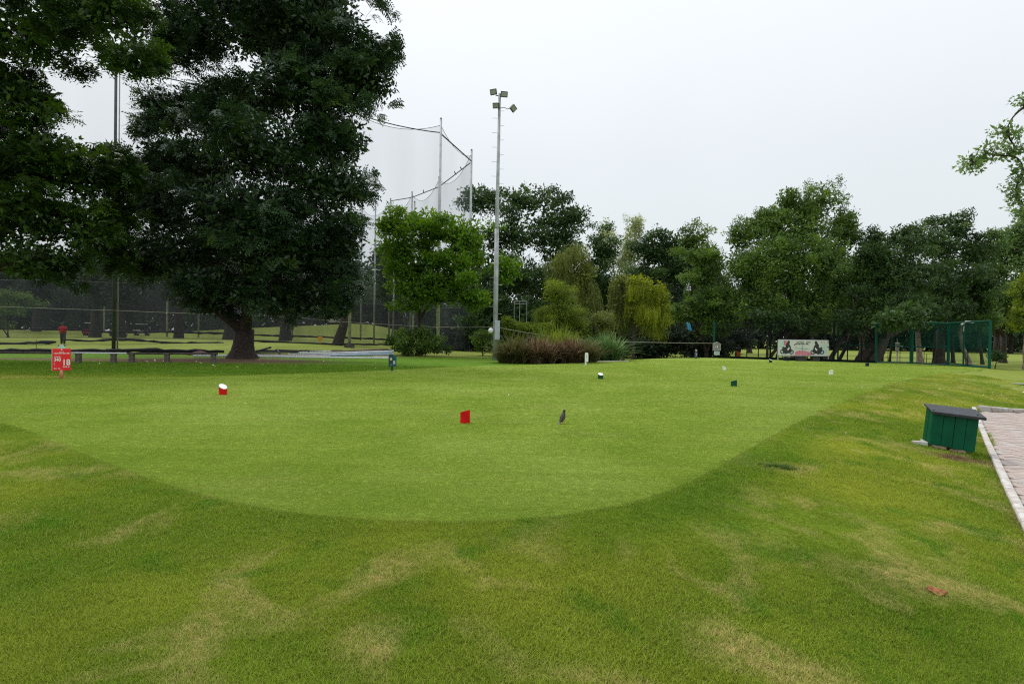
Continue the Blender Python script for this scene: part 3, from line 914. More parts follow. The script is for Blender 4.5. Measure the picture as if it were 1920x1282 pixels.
# the tree at the left edge, its trunk outside the frame
tree('near_tree', 'dark feathery tree whose boughs reach in above the red hole sign', GP(-230, 27),
     [(60, 60, 130, 90, 27), (210, 35, 95, 60, 26), (-120, 80, 140, 130, 27), (240, 110, 60, 42, 25.5), (40, 190, 95, 60, 27.5), (85, 290, 110, 70, 28.5), (-60, 300, 120, 110, 28), (150, 330, 85, 70, 29),
      (40, 400, 120, 85, 28.5), (170, 430, 75, 75, 29.5), (60, 485, 120, 50, 29), (110, -60, 200, 70, 27), (-250, 200, 150, 180, 27), (235, 320, 45, 45, 30), (222, 400, 50, 55, 31), (228, 475, 42, 45, 32), (205, 300, 50, 40, 30.5)],
     L_left, PIN, 5200, 12, 0.55, 0.8, bark='bark_dark', crad=1.0, lscale=0.85, shell=0.38, flat=0.5, branch_cap=160, ks=1.0, nk=1.0, fill=1.3, flk=.38)

# trees behind the tee, in the middle
tree('young_tree', 'bright mid-green bushy tree in front of the corner net poles', GP(786, 47),
     [(790, 425, 85, 38, 47), (868, 440, 50, 45, 46.5), (760, 480, 65, 50, 47), (850, 500, 78, 55, 46), (790, 545, 75, 45, 46.5), (890, 560, 40, 32, 46), (945, 505, 26, 38, 46.5), (735, 420, 32, 26, 47)],
     L_fresh, BIGLEAF, 2100, 13, 0.2, 0.9, crad=0.9, lscale=0.9, flat=0.42)
tree('shrub', 'low dark shrub around the foot of the bright green tree', GP(780, 45.5), [(755, 645, 32, 20, 45.5), (805, 645, 36, 20, 45.5), (780, 630, 30, 16, 46)], L_mid, LEAFY, 420, 14, 0.05, .5, 'shrub', crad=.5, crown_name='foliage')
tree('fig_tree', 'tall dark tree with gaps of sky behind the floodlight pole', GP(985, 66),
     [(985, 380, 90, 38, 66), (900, 375, 55, 32, 67), (1060, 415, 50, 42, 66), (960, 440, 85, 42, 65), (1050, 470, 60, 45, 66), (900, 470, 45, 50, 66), (960, 520, 80, 45, 65), (1030, 545, 60, 40, 65), (910, 560, 60, 45, 64), (985, 590, 70, 40, 63), (900, 610, 55, 36, 62), (1060, 600, 50, 40, 64)],
     L_dark, LEAFY, 2700, 15, 0.6, 0.35, crad=1.25, lscale=1.35, gap=0.42, bark='bark_dark')
tree('fig_tree', 'dark rounded tree just left of the pale feathery poplars', GP(1128, 70), [(1128, 470, 36, 42, 70), (1120, 540, 45, 50, 70)], L_dark, LEAFY, 520, 16, 0.3, 0.5, crad=1.1, lscale=1.4)
tree('weeping_tree', 'olive weeping tree with drooping bare-tipped twigs above light shrubs', GP(1085, 52),
     [(1075, 480, 38, 26, 52), (1095, 515, 34, 35, 52), (1050, 500, 24, 30, 52), (1100, 560, 28, 34, 52)], L_olive, STRAND, 620, 17, 0.16, 0.8, crad=.8, lscale=1.0, droopy=True, bark='bark')
tree('light_tree', 'small yellow-green feathery tree rising from the ornamental grasses', GP(1055, 46),
     [(1045, 550, 32, 28, 46), (1058, 590, 44, 38, 46), (1085, 618, 30, 28, 46), (1030, 600, 30, 36, 46), (1060, 635, 44, 22, 45)], L_yel2, FINE, 1150, 18, 0.09, 0.5, crad=.55, lscale=0.9, bark='bark')
tree('shrub', 'rounded light green shrub beside the grey box of the floodlight pole', GP(972, 43), [(965, 625, 26, 24, 43), (995, 622, 30, 20, 43), (950, 605, 12, 14, 43)], L_yel2, LEAFY, 420, 19, 0.05, .5, 'shrub', crad=.45, lscale=.8, crown_name='foliage')
tree('shrub', 'leafy green shrub left of the floodlight pole foot', GP(905, 48), [(905, 635, 24, 22, 48), (925, 650, 14, 12, 47)], L_mid, LEAFY, 260, 20, 0.05, .5, 'shrub', crad=.45, lscale=.85, crown_name='foliage')
tree('olive_tree', 'small grey-green tree between the weeping trees', GP(1130, 46), [(1128, 600, 24, 20, 46), (1132, 632, 24, 22, 46)], L_olive, FINE, 420, 21, 0.07, 0.4, crad=.5, lscale=.9, bark='bark')
tree('weeping_tree', 'bright yellow-green weeping tree with slender brown trunk', GP(1187, 52),
     [(1195, 530, 24, 20, 52), (1216, 542, 34, 26, 52), (1190, 560, 22, 24, 52), (1240, 565, 24, 26, 52), (1205, 590, 34, 24, 52), (1240, 600, 22, 20, 52)], L_yellow, STRAND, 760, 22, 0.13, 0.9, crad=.75, lscale=0.8, droopy=True, bark='bark', fat_base=1.3)
tree('weeping_tree', 'olive green drooping tree close behind the yellow one, to its left', GP(1168, 53.5), [(1165, 530, 28, 24, 53.5), (1160, 570, 26, 34, 53.5), (1185, 590, 24, 30, 53.5)], L_olive, STRAND, 420, 122, 0.11, 0.9, crad=.7, lscale=0.85, droopy=True, bark='bark')
tree('poplar_tree', 'pale wispy poplar with reddish tips rising behind the dark trees', GP(1140, 100), [(1140, 430, 20, 32, 100), (1135, 480, 26, 40, 100), (1145, 540, 22, 50, 100)], L_pale, FINE, 420, 23, 0.2, 0.5, crad=1.1, lscale=1.9, bark='bark_pale', tilt=0.8, flat=1.1, gap=0.75)
tree('poplar_tree', 'pale yellowish poplar standing right of the wispier one', GP(1180, 98), [(1190, 428, 20, 26, 98), (1180, 470, 26, 40, 98), (1172, 530, 26, 50, 98)], L_pale, FINE, 520, 24, 0.2, 0.5, crad=1.1, lscale=1.8, bark='bark_pale', tilt=0.8, flat=1.1, gap=0.6)
tree('evergreen_tree', 'blue-green rounded tree behind the yellow weeping tree', GP(1225, 66), [(1215, 470, 40, 34, 66), (1250, 455, 35, 30, 66), (1225, 520, 50, 45, 66), (1270, 500, 40, 40, 66)], L_dark, LEAFY, 1000, 25, 0.35, 0.5, crad=1.1, lscale=1.3)
tree('evergreen_tree', 'dark tree with a light crest between the yellow tree and the tall oak', GP(1290, 72), [(1300, 450, 34, 28, 72), (1290, 490, 40, 40, 72), (1320, 500, 34, 50, 72)], L_mid, LEAFY, 700, 26, 0.35, 0.5, crad=1.1, lscale=1.4)
tree('layered_tree', 'mid-green tree with layered boughs behind the green fence post', GP(1325, 56), [(1325, 480, 45, 28, 56), (1310, 520, 48, 26, 56), (1340, 560, 60, 30, 55), (1300, 585, 50, 28, 55), (1350, 610, 40, 26, 54)], L_mid, LEAFY, 1150, 27, 0.25, 0.4, crad=.95, lscale=1.05, flat=.35)
tree('tall_tree', 'tallest tree of the far row, loose and airy at its pointed top', GP(1490, 54),
     [(1540, 378, 42, 36, 54), (1478, 378, 26, 32, 54), (1510, 400, 50, 36, 54), (1450, 410, 40, 30, 54), (1590, 420, 30, 30, 54), (1385, 450, 30, 30, 54), (1540, 480, 70, 45, 51), (1450, 480, 60, 45, 51), (1430, 430, 52, 40, 54), (1500, 440, 75, 48, 53), (1580, 440, 36, 50, 54), (1400, 500, 55, 45, 53), (1480, 520, 95, 55, 52), (1570, 530, 60, 60, 53), (1420, 575, 70, 40, 52), (1520, 590, 95, 42, 52)],
     L_mid, LEAFY, 4600, 28, 0.45, 0.75, crad=.85, lscale=0.85, gap=0.2, flat=.9, tilt=.8, lean=(0.6, 0))
tree('broad_dark_tree', 'dark tree with two leaning trunks left of the green sports cage', GP(1610, 50), [(1640, 460, 40, 36, 52), (1650, 520, 55, 48, 51), (1640, 580, 60, 40, 50), (1600, 600, 40, 26, 49)], L_dark, LEAFY, 1300, 29, 0.44, 0.9, crad=1.05, lscale=1.0, lean=(1.8, 0), fat_base=1.02)
tree('broad_dark_tree', 'dark tree with a tuft of bright young leaves over the cage', GP(1637, 49), [(1700, 450, 42, 36, 52), (1700, 510, 60, 45, 51), (1660, 480, 30, 26, 50), (1690, 570, 60, 38, 50), (1740, 590, 40, 26, 49), (1700, 588, 42, 26, 42.6), (1665, 602, 36, 20, 42.4)], L_dark, LEAFY, 1300, 30, 0.40, 0.9, crad=1.05, lscale=1.0, lean=(1.0, 0), fat_base=1.02)
tree('broad_dark_tree', 'dark domed tree rising highest above the green sports cage', GP(1762, 56), [(1790, 425, 44, 28, 57), (1760, 460, 46, 36, 56), (1820, 470, 46, 42, 57), (1780, 520, 70, 45, 55), (1830, 545, 50, 45, 56), (1770, 580, 60, 30, 54)], L_dark, LEAFY, 1900, 31, 0.4, 0.9, crad=1.05, lscale=1.05)
for k, (px, d, lb) in enumerate([(1725, 56, 'pale straight trunk with a dark crown seen through the cage'), (1752, 58, 'slim grey-barked tree left of the corner cage post'), (1787, 57, 'twin slim tree just right of the corner cage post'),
                                 (1817, 55, 'tree with pale pinkish trunk behind the white camera pole'), (1842, 57, 'dark leaning slim tree near the right end of the cage'), (1668, 60, 'thin forked tree far behind the cage'), (1653, 62, 'thin dark tree behind the low back fence')]):
    pale = k in (0, 3)
    tree('slim_tree', lb, GP(px, d), [(px + (-8, 6, -6, -20, -16, 4, 2)[k], 575, 30, 30, d), (px, 600, 26, 18, d)], L_dark if k % 2 else L_mid, LEAFY, 300, 40 + k, (0.24, 0.17, 0.16, 0.20, 0.13, 0.1, 0.13)[k], 0.97,
         bark='bark_pale' if pale else 'bark', crad=.8, lscale=1.0, lean=((-0.3, 0.2, -0.2, -1.0, -0.5, 0.3, 0)[k], 0), group='slim trees behind the sports cage', branch_cap=20)
tree('leafy_tree', 'light green tree right of the sports cage', GP(1880, 62), [(1880, 470, 40, 40, 62), (1860, 510, 40, 40, 62), (1890, 560, 40, 40, 60), (1850, 590, 34, 26, 59)], L_light_green, LEAFY, 1100, 51, 0.3, 0.85, crad=1.0, lscale=1.15)
tree('leafy_tree', 'pale green tree at the right edge behind the overhanging branch', GP(1935, 60), [(1930, 430, 36, 50, 60), (1905, 455, 32, 40, 60), (1925, 500, 36, 50, 59), (1940, 570, 40, 44, 58)], L_light_green, LEAFY, 900, 52, 0.3, 0.9, crad=1.0, lscale=1.15)
tree('leafy_tree', 'yellowish tree low at the right edge of the lawn', GP(1925, 46), [(1925, 540, 30, 34, 46), (1920, 590, 30, 26, 46)], L_yel2, LEAFY, 420, 53, 0.22, 0.9, crad=.8, lscale=.95, bark='bark_pale')
tree('leafy_tree', 'dark shady tree filling the gap behind the cage end', GP(1868, 68), [(1865, 560, 50, 45, 68), (1900, 600, 50, 26, 66)], L_dark, LEAFY, 620, 54, 0.3, 0.9, crad=1.1, lscale=1.4)
tree('shrub', 'small ragged dark shrub just outside the cage corner', GP(1866, 47), [(1866, 668, 16, 12, 47)], L_dark, LEAFY, 60, 55, 0.04, .5, 'shrub', crad=.4, lscale=.8, crown_name='foliage')
# overhanging branch of a tree that stands outside the frame
ob = GP(2420, 13.5)
tree('overhanging_tree', 'near tree outside the frame with one leafy branch reaching over the lawn', ob,
     [(1822, 305, 26, 22, 13), (1850, 285, 30, 22, 13), (1890, 250, 34, 20, 13), (1900, 290, 28, 26, 13), (1915, 330, 26, 34, 13), (1905, 365, 22, 22, 13), (1925, 395, 26, 24, 13), (1925, 195, 22, 20, 13), (2100, 250, 110, 160, 13.5), (2350, 100, 260, 230, 14), (2000, 330, 60, 80, 13.3)],
     L_light_green, LEAFY, 1700, 56, 0.13, 1.6, crad=.34, lscale=0.42, flat=.6, bark='bark', branch_cap=120, shell=.6, ks=1.0, fill=.25)

# far rows: behind the nets on the left and beyond the fairway on the right
far = []
q = random.Random(5)
lab_far = ['dark tree far behind the driving range nets, %s' % s for s in
           ('leftmost behind the near boughs', 'over the person in red', 'left of the tall net pole', 'right of the tall net pole', 'behind the thin pale net pole', 'left of the big trunk', 'behind the big trunk',
            'just right of the big trunk', 'over the low grassy mound', 'over the white range banner', 'left of the slim net posts', 'beside the bright green tree', 'behind the bright green tree')]
for k, px in enumerate([-60, 20, 90, 165, 240, 310, 385, 455, 530, 600, 660, 715, 800]):
    d = q.uniform(118, 132) + (0 if px < 500 else 8)
    top = q.uniform(440, 480)
    tree('range_tree', lab_far[k], GP(px, d), [(px, top + 50, 42, 50, d), (px + q.uniform(-15, 15), top + 110, 50, 50, d - 3)], L_far if k % 3 else L_dark, LEAFY, 520, 100 + k, 0.5, 0.8, crad=2.0, lscale=2.7, branch_cap=14, group='trees behind the driving range')
for k, (px, d, w_) in enumerate([(68, 86, .45), (178, 75, .55), (225, 72, .5), (335, 78, .5), (430, 70, .6), (535, 66, .55), (634, 60, .45), (740, 80, .5)]):
    nm = ['near the yellow stick', 'left of the tall net pole', 'just right of the tall net pole', 'right of the thin pale pole', 'left of the big trunk', 'right of the big trunk', 'leaning, brown, by the white range banner', 'beside the slim net posts'][k]
    tree('shade_tree', 'stout-trunked dark tree standing inside the range, ' + nm, GP(px, d), [(px + (12 if k == 6 else 0), 540, 40, 36, d), (px + q.uniform(-10, 10), 500, 50, 40, d)], L_far if k != 6 else L_dark, LEAFY, 330, 130 + k, w_ * 1.1, 0.93,
         bark='bark' if k == 6 else 'bark_dark', crad=1.4, lscale=1.8, fat_base=1.25, lean=(0.9 if k == 6 else 0.1, 0), branch_cap=14, group='trees inside the driving range')
tree('shrub', 'bright green bush behind the net at the left edge', GP(15, 60), [(15, 565, 45, 26, 60), (-20, 590, 40, 30, 60)], L_mid, LEAFY, 520, 150, 0.1, .4, 'shrub', crad=.9, lscale=1.1, crown_name='foliage')
rl = ['behind the yellow weeping tree', 'left of the green corner post', 'above the person in orange', 'behind the banner', 'right of the banner', 'between the leaning trunks', 'behind the cage, left part', 'behind the cage, middle part', 'behind the cage, right part', 'beyond the cage corner', 'at the right edge', 'far beyond the right edge shade']
for k, px in enumerate([1200, 1275, 1350, 1425, 1500, 1570, 1640, 1705, 1770, 1835, 1895, 1960]):
    d = (95, 100, 150, 155, 150, 140, 150, 140, 145, 130, 125, 120)[k]
    low = 625 if k not in (0, 1) else 650
    tree('distant_tree', 'dark distant tree of the far wood ' + rl[k], GP(px, d), [(px, low - 70, 46, 42, d), (px + q.uniform(-14, 14), low - 24, 50, 30, d - 3), (px + 20, low - 40, 40, 40, d + 4)], L_far if k % 2 else L_dark, LEAFY, 420, 160 + k, 0.4, 0.8, crad=2.0, lscale=2.8, branch_cap=10, group='far wood beyond the fairway')
rl = ['behind the corner net pole', 'left of the floodlight pole', 'right of the floodlight pole', 'behind the olive weeping tree', 'below the pale poplars', 'behind the yellow tree', 'behind the blue tarp', 'behind the layered tree', 'left behind the tall airy tree', 'right behind the tall airy tree']
for k, (px, tp_) in enumerate([(862, 500), (915, 490), (975, 500), (1045, 490), (1115, 500), (1185, 505), (1255, 495), (1325, 480), (1405, 470), (1615, 480)]):
    tree('second_row_tree', 'dark tree of the second row ' + rl[k], GP(px, 86 + k % 3 * 3), [(px, tp_ + 34, 40, 34, 86), (px + 8, tp_ + 80, 46, 40, 85), (px - 6, tp_ + 120, 46, 34, 84)], L_dark if k % 2 else L_far, LEAFY, 420, 240 + k, 0.35, 0.8, crad=1.6, lscale=1.8, branch_cap=12, group='second row of dark trees')
rl = ['behind the olive weeping tree', 'behind the yellow weeping tree', 'behind the blue tarp', 'left of the house-shaped notice', 'behind the notice and the green corner post', 'left of the floodlight pole', 'below the dark tree left of the poplars', 'low, right of the yellow tree trunk', 'low, just left of the notice', 'behind the grass clumps by the iron frame', 'behind the corner net poles']
for k, (px, d, hgt) in enumerate([(1080, 60, 30), (1175, 62, 34), (1250, 60, 32), (1300, 58, 30), (1365, 60, 26), (905, 64, 34), (1130, 63, 34), (1215, 58, 26), (1330, 57, 22), (985, 60, 26), (840, 64, 26)]):
    tree('hedge_shrub', 'dense dark undergrowth shrub ' + rl[k], GP(px, d), [(px, 664 - hgt * .7, 46, hgt, d), (px + 10, 668 - hgt * 1.5, 40, hgt * .8, d + 1)], L_far, LEAFY, 480, 180 + k, .08, .4, 'shrub', crad=1.0, lscale=1.3, crown_name='foliage', group='dark undergrowth behind the tee', branch_cap=20)

# the far wood that closes the view: one mass nobody could count
vs_, ts_ = [], []
qf = np.random.default_rng(77)
nW = 7000
pxs = qf.uniform(-420, 2350, nW); dW = qf.uniform(138, 170, nW)
hW = 9.5 + 2.6 * vnoise(pxs, pxs * 0, 0.02, 4) + 2.0 * vnoise(pxs, pxs * 0, 0.07, 9)
hW = np.where(pxs < 760, hW + 7, hW)
zW = qf.uniform(0, 1, nW) ** 0.8 * hW
pw3 = np.array([Wp(a, 640, b) for a, b in zip(pxs, dW)]); pw3[:, 2] = zW - 0.2
V_, T_w = scatter(qf, pw3, None, qf.uniform(1.3, 2.4, nW), [T_leafy(520 + k, 7, 1.0, 0.55, 0.9, .8) for k in range(4)], 0.8, qf.uniform(0, 1, nW))
b_ = GP(900, 150); V_ = V_ - np.array(b_)
o = link_mesh('far_wood', mesh_np('far_wood', V_, np.arange(len(V_)).reshape(-1, 4), [L_far], {'tint': T_w})); o.location = b_; o['kind'] = 'stuff'
# ornamental grasses
def grass_clump(label, px, d, n, L, leaf, wid_px, seed, spread=0.6, group=None):
    b = GP(px, d)
    root = empty('ornamental_grass', b, 0, label, 'grass clump', group)
    q_ = np.random.default_rng(seed)
    w_ = wid_px * d / F / 2
    a = q_.uniform(0, 6.28, n); r = np.sqrt(q_.uniform(0, 1, n)) * w_
    pos = np.stack([r * np.cos(a), r * np.sin(a) * .6, np.zeros(n)], 1)
    temps = [T_blades(seed * 10 + k, 34, L * 1.35, 0.042, spread * 1.5, 0.5, 0.15) for k in range(4)]
    Vv, Tt = scatter(q_, pos, None, q_.uniform(.6, 1.2, n) * (1.15 - .45 * (r / w_) ** 2), temps, 0.12, q_.uniform(0, 1, n))
    TRI[0] += len(Vv) // 2
    me = mesh_np('blade_tuft', Vv, np.arange(len(Vv)).reshape(-1, 4), [leaf], {'tint': Tt})
    o = link_mesh('blade_tuft', me, root); o['kind'] = 'stuff'
    return root
grass_clump('brownish fountain grass clump next to the floodlight pole', 962, 35.5, 60, 1.25, L_redg, 50, 3, group='fountain grass clumps')
grass_clump('reddish fountain grass clump, the middle one of the row', 1012, 36, 60, 1.35, L_red, 50, 4, group='fountain grass clumps')
grass_clump('reddish-brown fountain grass clump left of the white marker post', 1062, 36.5, 60, 1.3, L_red, 50, 5, group='fountain grass clumps')
grass_clump('olive brown fountain grass clump behind the white marker post', 1098, 37.5, 40, 1.2, L_redg, 32, 6, group='fountain grass clumps')
grass_clump('tall green grass clump behind the reddish ones', 1040, 39.5, 60, 1.9, L_yel2, 70, 7, .4)
grass_clump('bluish green arching grass clump right of the white marker post', 1135, 41, 70, 1.6, L_blue, 52, 8, .7)

# ------------------------------------------------------------------ driving range: poles, nets, cables
def pole(name, label, px, d, H, r, mt='galv', group=None, cat='pole', top=0.7, foot=True):
    b = GP(px, d)
    root = empty(name, b, 0, label, cat, group)
    MB().tube([(0, 0, -.3), (0, 0, H * .45), (0, 0, H * .46), (0, 0, H)], [r, r * .9, r * .82, r * top], 10).build('shaft', M[mt], root, smooth_=True)
    MB().tube([(0, 0, H * .45 - .05), (0, 0, H * .45 + .12)], r * 1.12, 10).build('collar', M[mt], root, smooth_=True)
    MB().tube([(0, 0, H), (0, 0, H + .12)], [r * .8, r * .3], 8).build('cap', M['black'], root)
    if foot: MB().box((0, 0, 0.12), (r * 5, r * 5, .28)).build('footing', M['concrete'], root)
    return root, b
G1 = 'tall poles of the driving range net'
near = []
for px, d, H, r, mt, lb in [(-180, 38, 22.3, .17, 'pole_dark', 'tall net pole outside the left edge'), (213, 44, 22.3, .14, 'pole_dark', 'tall dark net pole left of the big tree'), (655, 52.5, 22.3, .15, 'galv', 'galvanised net pole just right of the big tree'),
                            (821, 53.7, 22.0, .15, 'galv', 'tallest pale net pole right of the big tree'), (879, 62.5, 22.0, .17, 'galv', 'net pole at the range corner near the floodlight pole')]:
    o, b = pole('net_pole', lb, px, d, H, r, mt, G1); near.append((b, H))
b = GP(219, 44.4)
pole('net_pole', 'thin twin of the dark net pole left of the big tree', 220, 44.2, 21.5, .06, 'pole_grey', G1)
farp = [(near[-1][0], 22.0)]
for px, d, H, r, lb in [(819, 70, 21, .14, 'grey far-side net pole behind the tallest one'), (769, 77, 20.6, .14, 'far-side net pole rising left of the tallest one'), (729, 81, 20.4, .14, 'far-side net pole at the edge of the bright green tree'),
                        (676, 85, 20, .13, 'far-side net pole close to the big tree outline'), (548, 88, 20, .14, 'pale far-side pole seen right of the big trunk'), (372, 90, 20, .12, 'far-side pole half hidden by the big trunk'),
                        (313, 91, 20, .16, 'pale far-side pole left of the big trunk'), (195, 93, 20, .13, 'far-side pole beside the tall dark one'), (70, 95, 20, .13, 'far-side pole beyond the hole sign')]:
    o, b = pole('net_pole', lb, px, d, H, r, 'pole_grey', G1, foot=False); farp.append((b, H))
for px, d, H, lb in [(701, 66, 16.5, 'shorter slim net post right of the big tree'), (737, 69, 12, 'slim net post left of the bright green tree trunk'), (774, 60, 15.5, 'slim net post beside the bright green tree trunk')]:
    pole('net_pole', lb, px, d, H, .11, 'pole_grey', 'slim inner net posts', foot=False)

def net_panel(label, a, b, za, zb, top_sag, mt, drop=0.0, bottom=None, group=None, wave=0.25, neck=0.0, seed=0):
    """a hanging net between two points; scalloped top, soft folds"""
    q_ = np.random.default_rng(seed + 300)
    a = Vector(a); b = Vector(b); n = 26; m_ = 14
    L = (b - a).length; nrm = Vector((-(b - a).y, (b - a).x, 0)).normalized()
    vs = []
    for j in range(m_ + 1):
        for i in range(n + 1):
            t = i / n; s_ = j / m_
            sag = 4 * t * (1 - t)
            top = za + (zb - za) * t - top_sag * sag
            gx = a.x + (b.x - a.x) * t; gy = a.y + (b.y - a.y) * t
            bot = (z1(gx, gy) if bottom is None else z1(gx, gy) + bottom) + drop
            z = top * s_ + bot * (1 - s_)
            off = wave * math.sin(t * 11 + seed) * (1 - s_) * sag + neck * (sag) * math.sin(math.pi * s_)
            vs.append((gx + nrm.x * off, gy + nrm.y * off, z))
    fs = [(j * (n + 1) + i, j * (n + 1) + i + 1, (j + 1) * (n + 1) + i + 1, (j + 1) * (n + 1) + i) for j in range(m_) for i in range(n)]
    root = empty('safety_net', (0, 0, 0), 0, label, 'net', group)
    MB().add(vs, fs).build('netting', M[mt], root, smooth_=True)
    top = [Vector(vs[m_ * (n + 1) + i]) for i in range(n + 1)]
    MB().tube(top, 0.022, 4).build('edge_rope', M['cable'], root)
    return root
GN = 'driving range net bays'
nb_l = ['left edge bay of the near driving range net', 'near net bay behind the big tree', 'near net bay above the bright green tree', 'corner net bay between the tallest pole and the corner pole']
for k in range(4):
    (a, Ha), (b, Hb) = near[k], near[k + 1]
    net_panel(nb_l[k], a, b, a.z + Ha - .6, b.z + Hb - .6, 1.3 if k < 2 else 0.9, 'net', 0.25, None, GN, seed=k)
fb_l = ['far net bay meeting the corner pole', 'far net bay with a sagging grey top', 'small far net bay with scalloped top', 'far net bay beside the big tree', 'far net bay behind the big trunk, right part', 'far net bay behind the big trunk', 'far net bay left of the big trunk',
        'far net bay behind the tall dark pole', 'far net bay beyond the hole sign']
for k in range(9):
    (a, Ha), (b, Hb) = farp[k], farp[k + 1]
    net_panel(fb_l[k], a, b, a.z + Ha - .3, b.z + Hb - .3, 1.6, 'net_far', 0, 0.55, GN, seed=10 + k, neck=.6)
# lower dark netting in front of the trees inside the range
lp = [GP(px, d) for px, d in ((-60, 51), (110, 52), (300, 54), (470, 56), (640, 60), (745, 64), (879, 62.0))]
ll = ['left edge', 'beside the hole sign', 'left of the big trunk', 'behind the big trunk', 'right of the big trunk', 'below the bright green tree']
for k in range(6):
    a, b = lp[k], lp[k + 1]
    hz = 5.6 if k < 3 else 4.8
    net_panel('low dark debris net bay, ' + ll[k], a, b, a.z + hz, b.z + hz, .25, 'net_low', 0.0, 0.12, 'low dark nets of the range', seed=30 + k)

def wavy(label, pts, r, name='net_roll', amp=.06, cat='net roll', group=None, mt='netroll', hang=0.0):
    """pts: (px, py, depth)"""
    P = [Vector(Wp(a, b, d)) for a, b, d in pts]
    out = []; rad = []
    q_ = random.Random(len(label))
    for i in range(len(P) - 1):
        n = max(4, int((P[i + 1] - P[i]).length / .5))
        for k in range(n):
            t = k / n
            p = P[i].lerp(P[i + 1], t)
            g = z1(p.x, p.y)
            p.z = max(p.z, g + r * .6) if hang == 0 else p.z
            out.append(p + Vector((0, q_.uniform(-amp, amp), q_.uniform(-amp, amp) * .6))); rad.append(r * q_.uniform(.6, 1.25))
    out.append(P[-1]); rad.append(r * .6)
    c = out[0].copy()
    root = empty(name, c, 0, label, cat, group)
    MB().tube([p - c for p in out], rad, 6).build('bundle', M[mt], root, smooth_=True)
    return root
wavy('thick black net roll lying along the foot of the range, left part', [(-60, 663, 40), (100, 659, 41.5), (250, 657, 43), (420, 659, 44.5)], .17, group='black bundled nets')
wavy('thin black net roll behind the pipe pile', [(480, 660, 46), (600, 659, 47), (760, 656, 48)], .10, group='black bundled nets')
wavy('black bundled net edge above the slope, left edge part', [(-60, 646, 47.5), (0, 645, 48), (105, 641, 48.5)], .13, group='black bundled nets', hang=1)
wavy('black bundled net edge above the slope, hanging between sign and trunk', [(115, 637, 48.5), (170, 639, 49), (215, 636, 49), (265, 638, 49.5), (310, 643, 50), (420, 643, 51)], .10, group='black bundled nets', hang=1)
wavy('black bundled net edge right of the big trunk, lower line', [(470, 639, 52), (560, 643, 54), (640, 645, 56), (745, 646, 58)], .10, group='black bundled nets', hang=1)
wavy('black net hem further off, left of the big trunk', [(60, 616, 66), (140, 618, 66), (215, 623, 67), (300, 622, 68), (420, 625, 70)], .13, group='black bundled nets', hang=1)
wavy('black net hem further off, right of the big trunk', [(470, 628, 72), (550, 630, 74), (640, 633, 76), (745, 637, 78)], .13, group='black bundled nets', hang=1)
# dark cables along the pole tops
def cable(label, pts, r=0.035, mt='cable', sag=0.0, group=None, name='cable', cat='cable'):
    P = [Vector(p) for p in pts]; out = []
    for i in range(len(P) - 1):
        for k in range(8):
            t = k / 8
            out.append(P[i].lerp(P[i + 1], t) - Vector((0, 0, sag * 4 * t * (1 - t))))
    out.append(P[-1]); c = out[0].copy()
    root = empty(name, c, 0, label, cat, group)
    MB().tube([p - c for p in out], r, 5).build('strand', M[mt], root, smooth_=True)
    return root
T = lambda bh, dz: bh[0] + Vector((0, 0, bh[1] - dz))
cable('dark head cable from behind the big tree to the tallest net pole', [T(near[1], .3), T(near[2], .7), T(near[3], 1.3)], .05, sag=.25, group='head cables of the range net')
cable('dark head cable slanting from the tallest pole to the corner pole', [T(near[3], 1.4), T(near[4], 1.2)], .07, group='head cables of the range net')
cable('dark head cable running back along the far side poles', [T(near[4], 1.3), T(farp[1], 1.2), T(farp[2], .7), T(farp[3], .3)], .06, group='head cables of the range net')
cable('thin pale rope strung across behind the trees to the notice', [Wp(-60, 572, 43), Wp(215, 582, 43.8), Wp(548, 594, 47), Wp(655, 604, 52), Wp(821, 613, 53.5), Wp(930, 613, 39.6), Wp(1010, 627, 41), Wp(1110, 639, 43), Wp(1337, 643.5, 47)], .018, 'rope', sag=.03, name='rope', cat='rope')

# ------------------------------------------------------------------ floodlight pole
fp_ = GR(928, 675)
root = empty('floodlight_pole', fp_, 0, 'tall grey floodlight pole with four lamps and climbing pegs', 'light pole')
Hf = 500 * fp_.y / F
k_ = fp_.y / F
lx = 0.009
MB().tube([(0, 0, -.2), (0, 0, 9.1)], [.175, .155], 14).build('shaft', M['pole_grey'], root, smooth_=True)
MB().tube([(0, 0, 9.1), (0, 0, 9.25), (lx * Hf * .4, 0, Hf - .1)], [.165, .135, .09], 14).build('shaft', M['pole_grey'], root, smooth_=True)
for i in range(30):
    z = 3.2 + i * .5
    s_ = -1 if i % 2 else 1
    MB().tube([(0, 0, z), (s_ * .42, -.05, z)], .012, 5).build('climbing_peg', M['galv'], root)
bx = MB(); bx.box((.14, -.30, (672 - 616) * k_), (.36, .24, 36 * k_)); o = bx.build('control_box', M['box_grey'], root, .02)
MB().box((.14, -.425, (672 - 616) * k_), (.30, .012, 33 * k_)).build('box_door', M['box_grey'], root)
MB().tube([(-.06, -.02, 54 * k_), (-.30, -.15, 55 * k_)], .02, 6).build('lamp_bracket', M['galv'], root)
uv = MB(); uv.loft([((-.30, -.16, 55 * k_ + .19 * math.sin(a)), .19 * math.cos(a) + .002, .19 * math.cos(a) + .002) for a in np.linspace(-1.5, 1.5, 9)]); uv.build('globe_lamp', M['white'], root, smooth_=True)
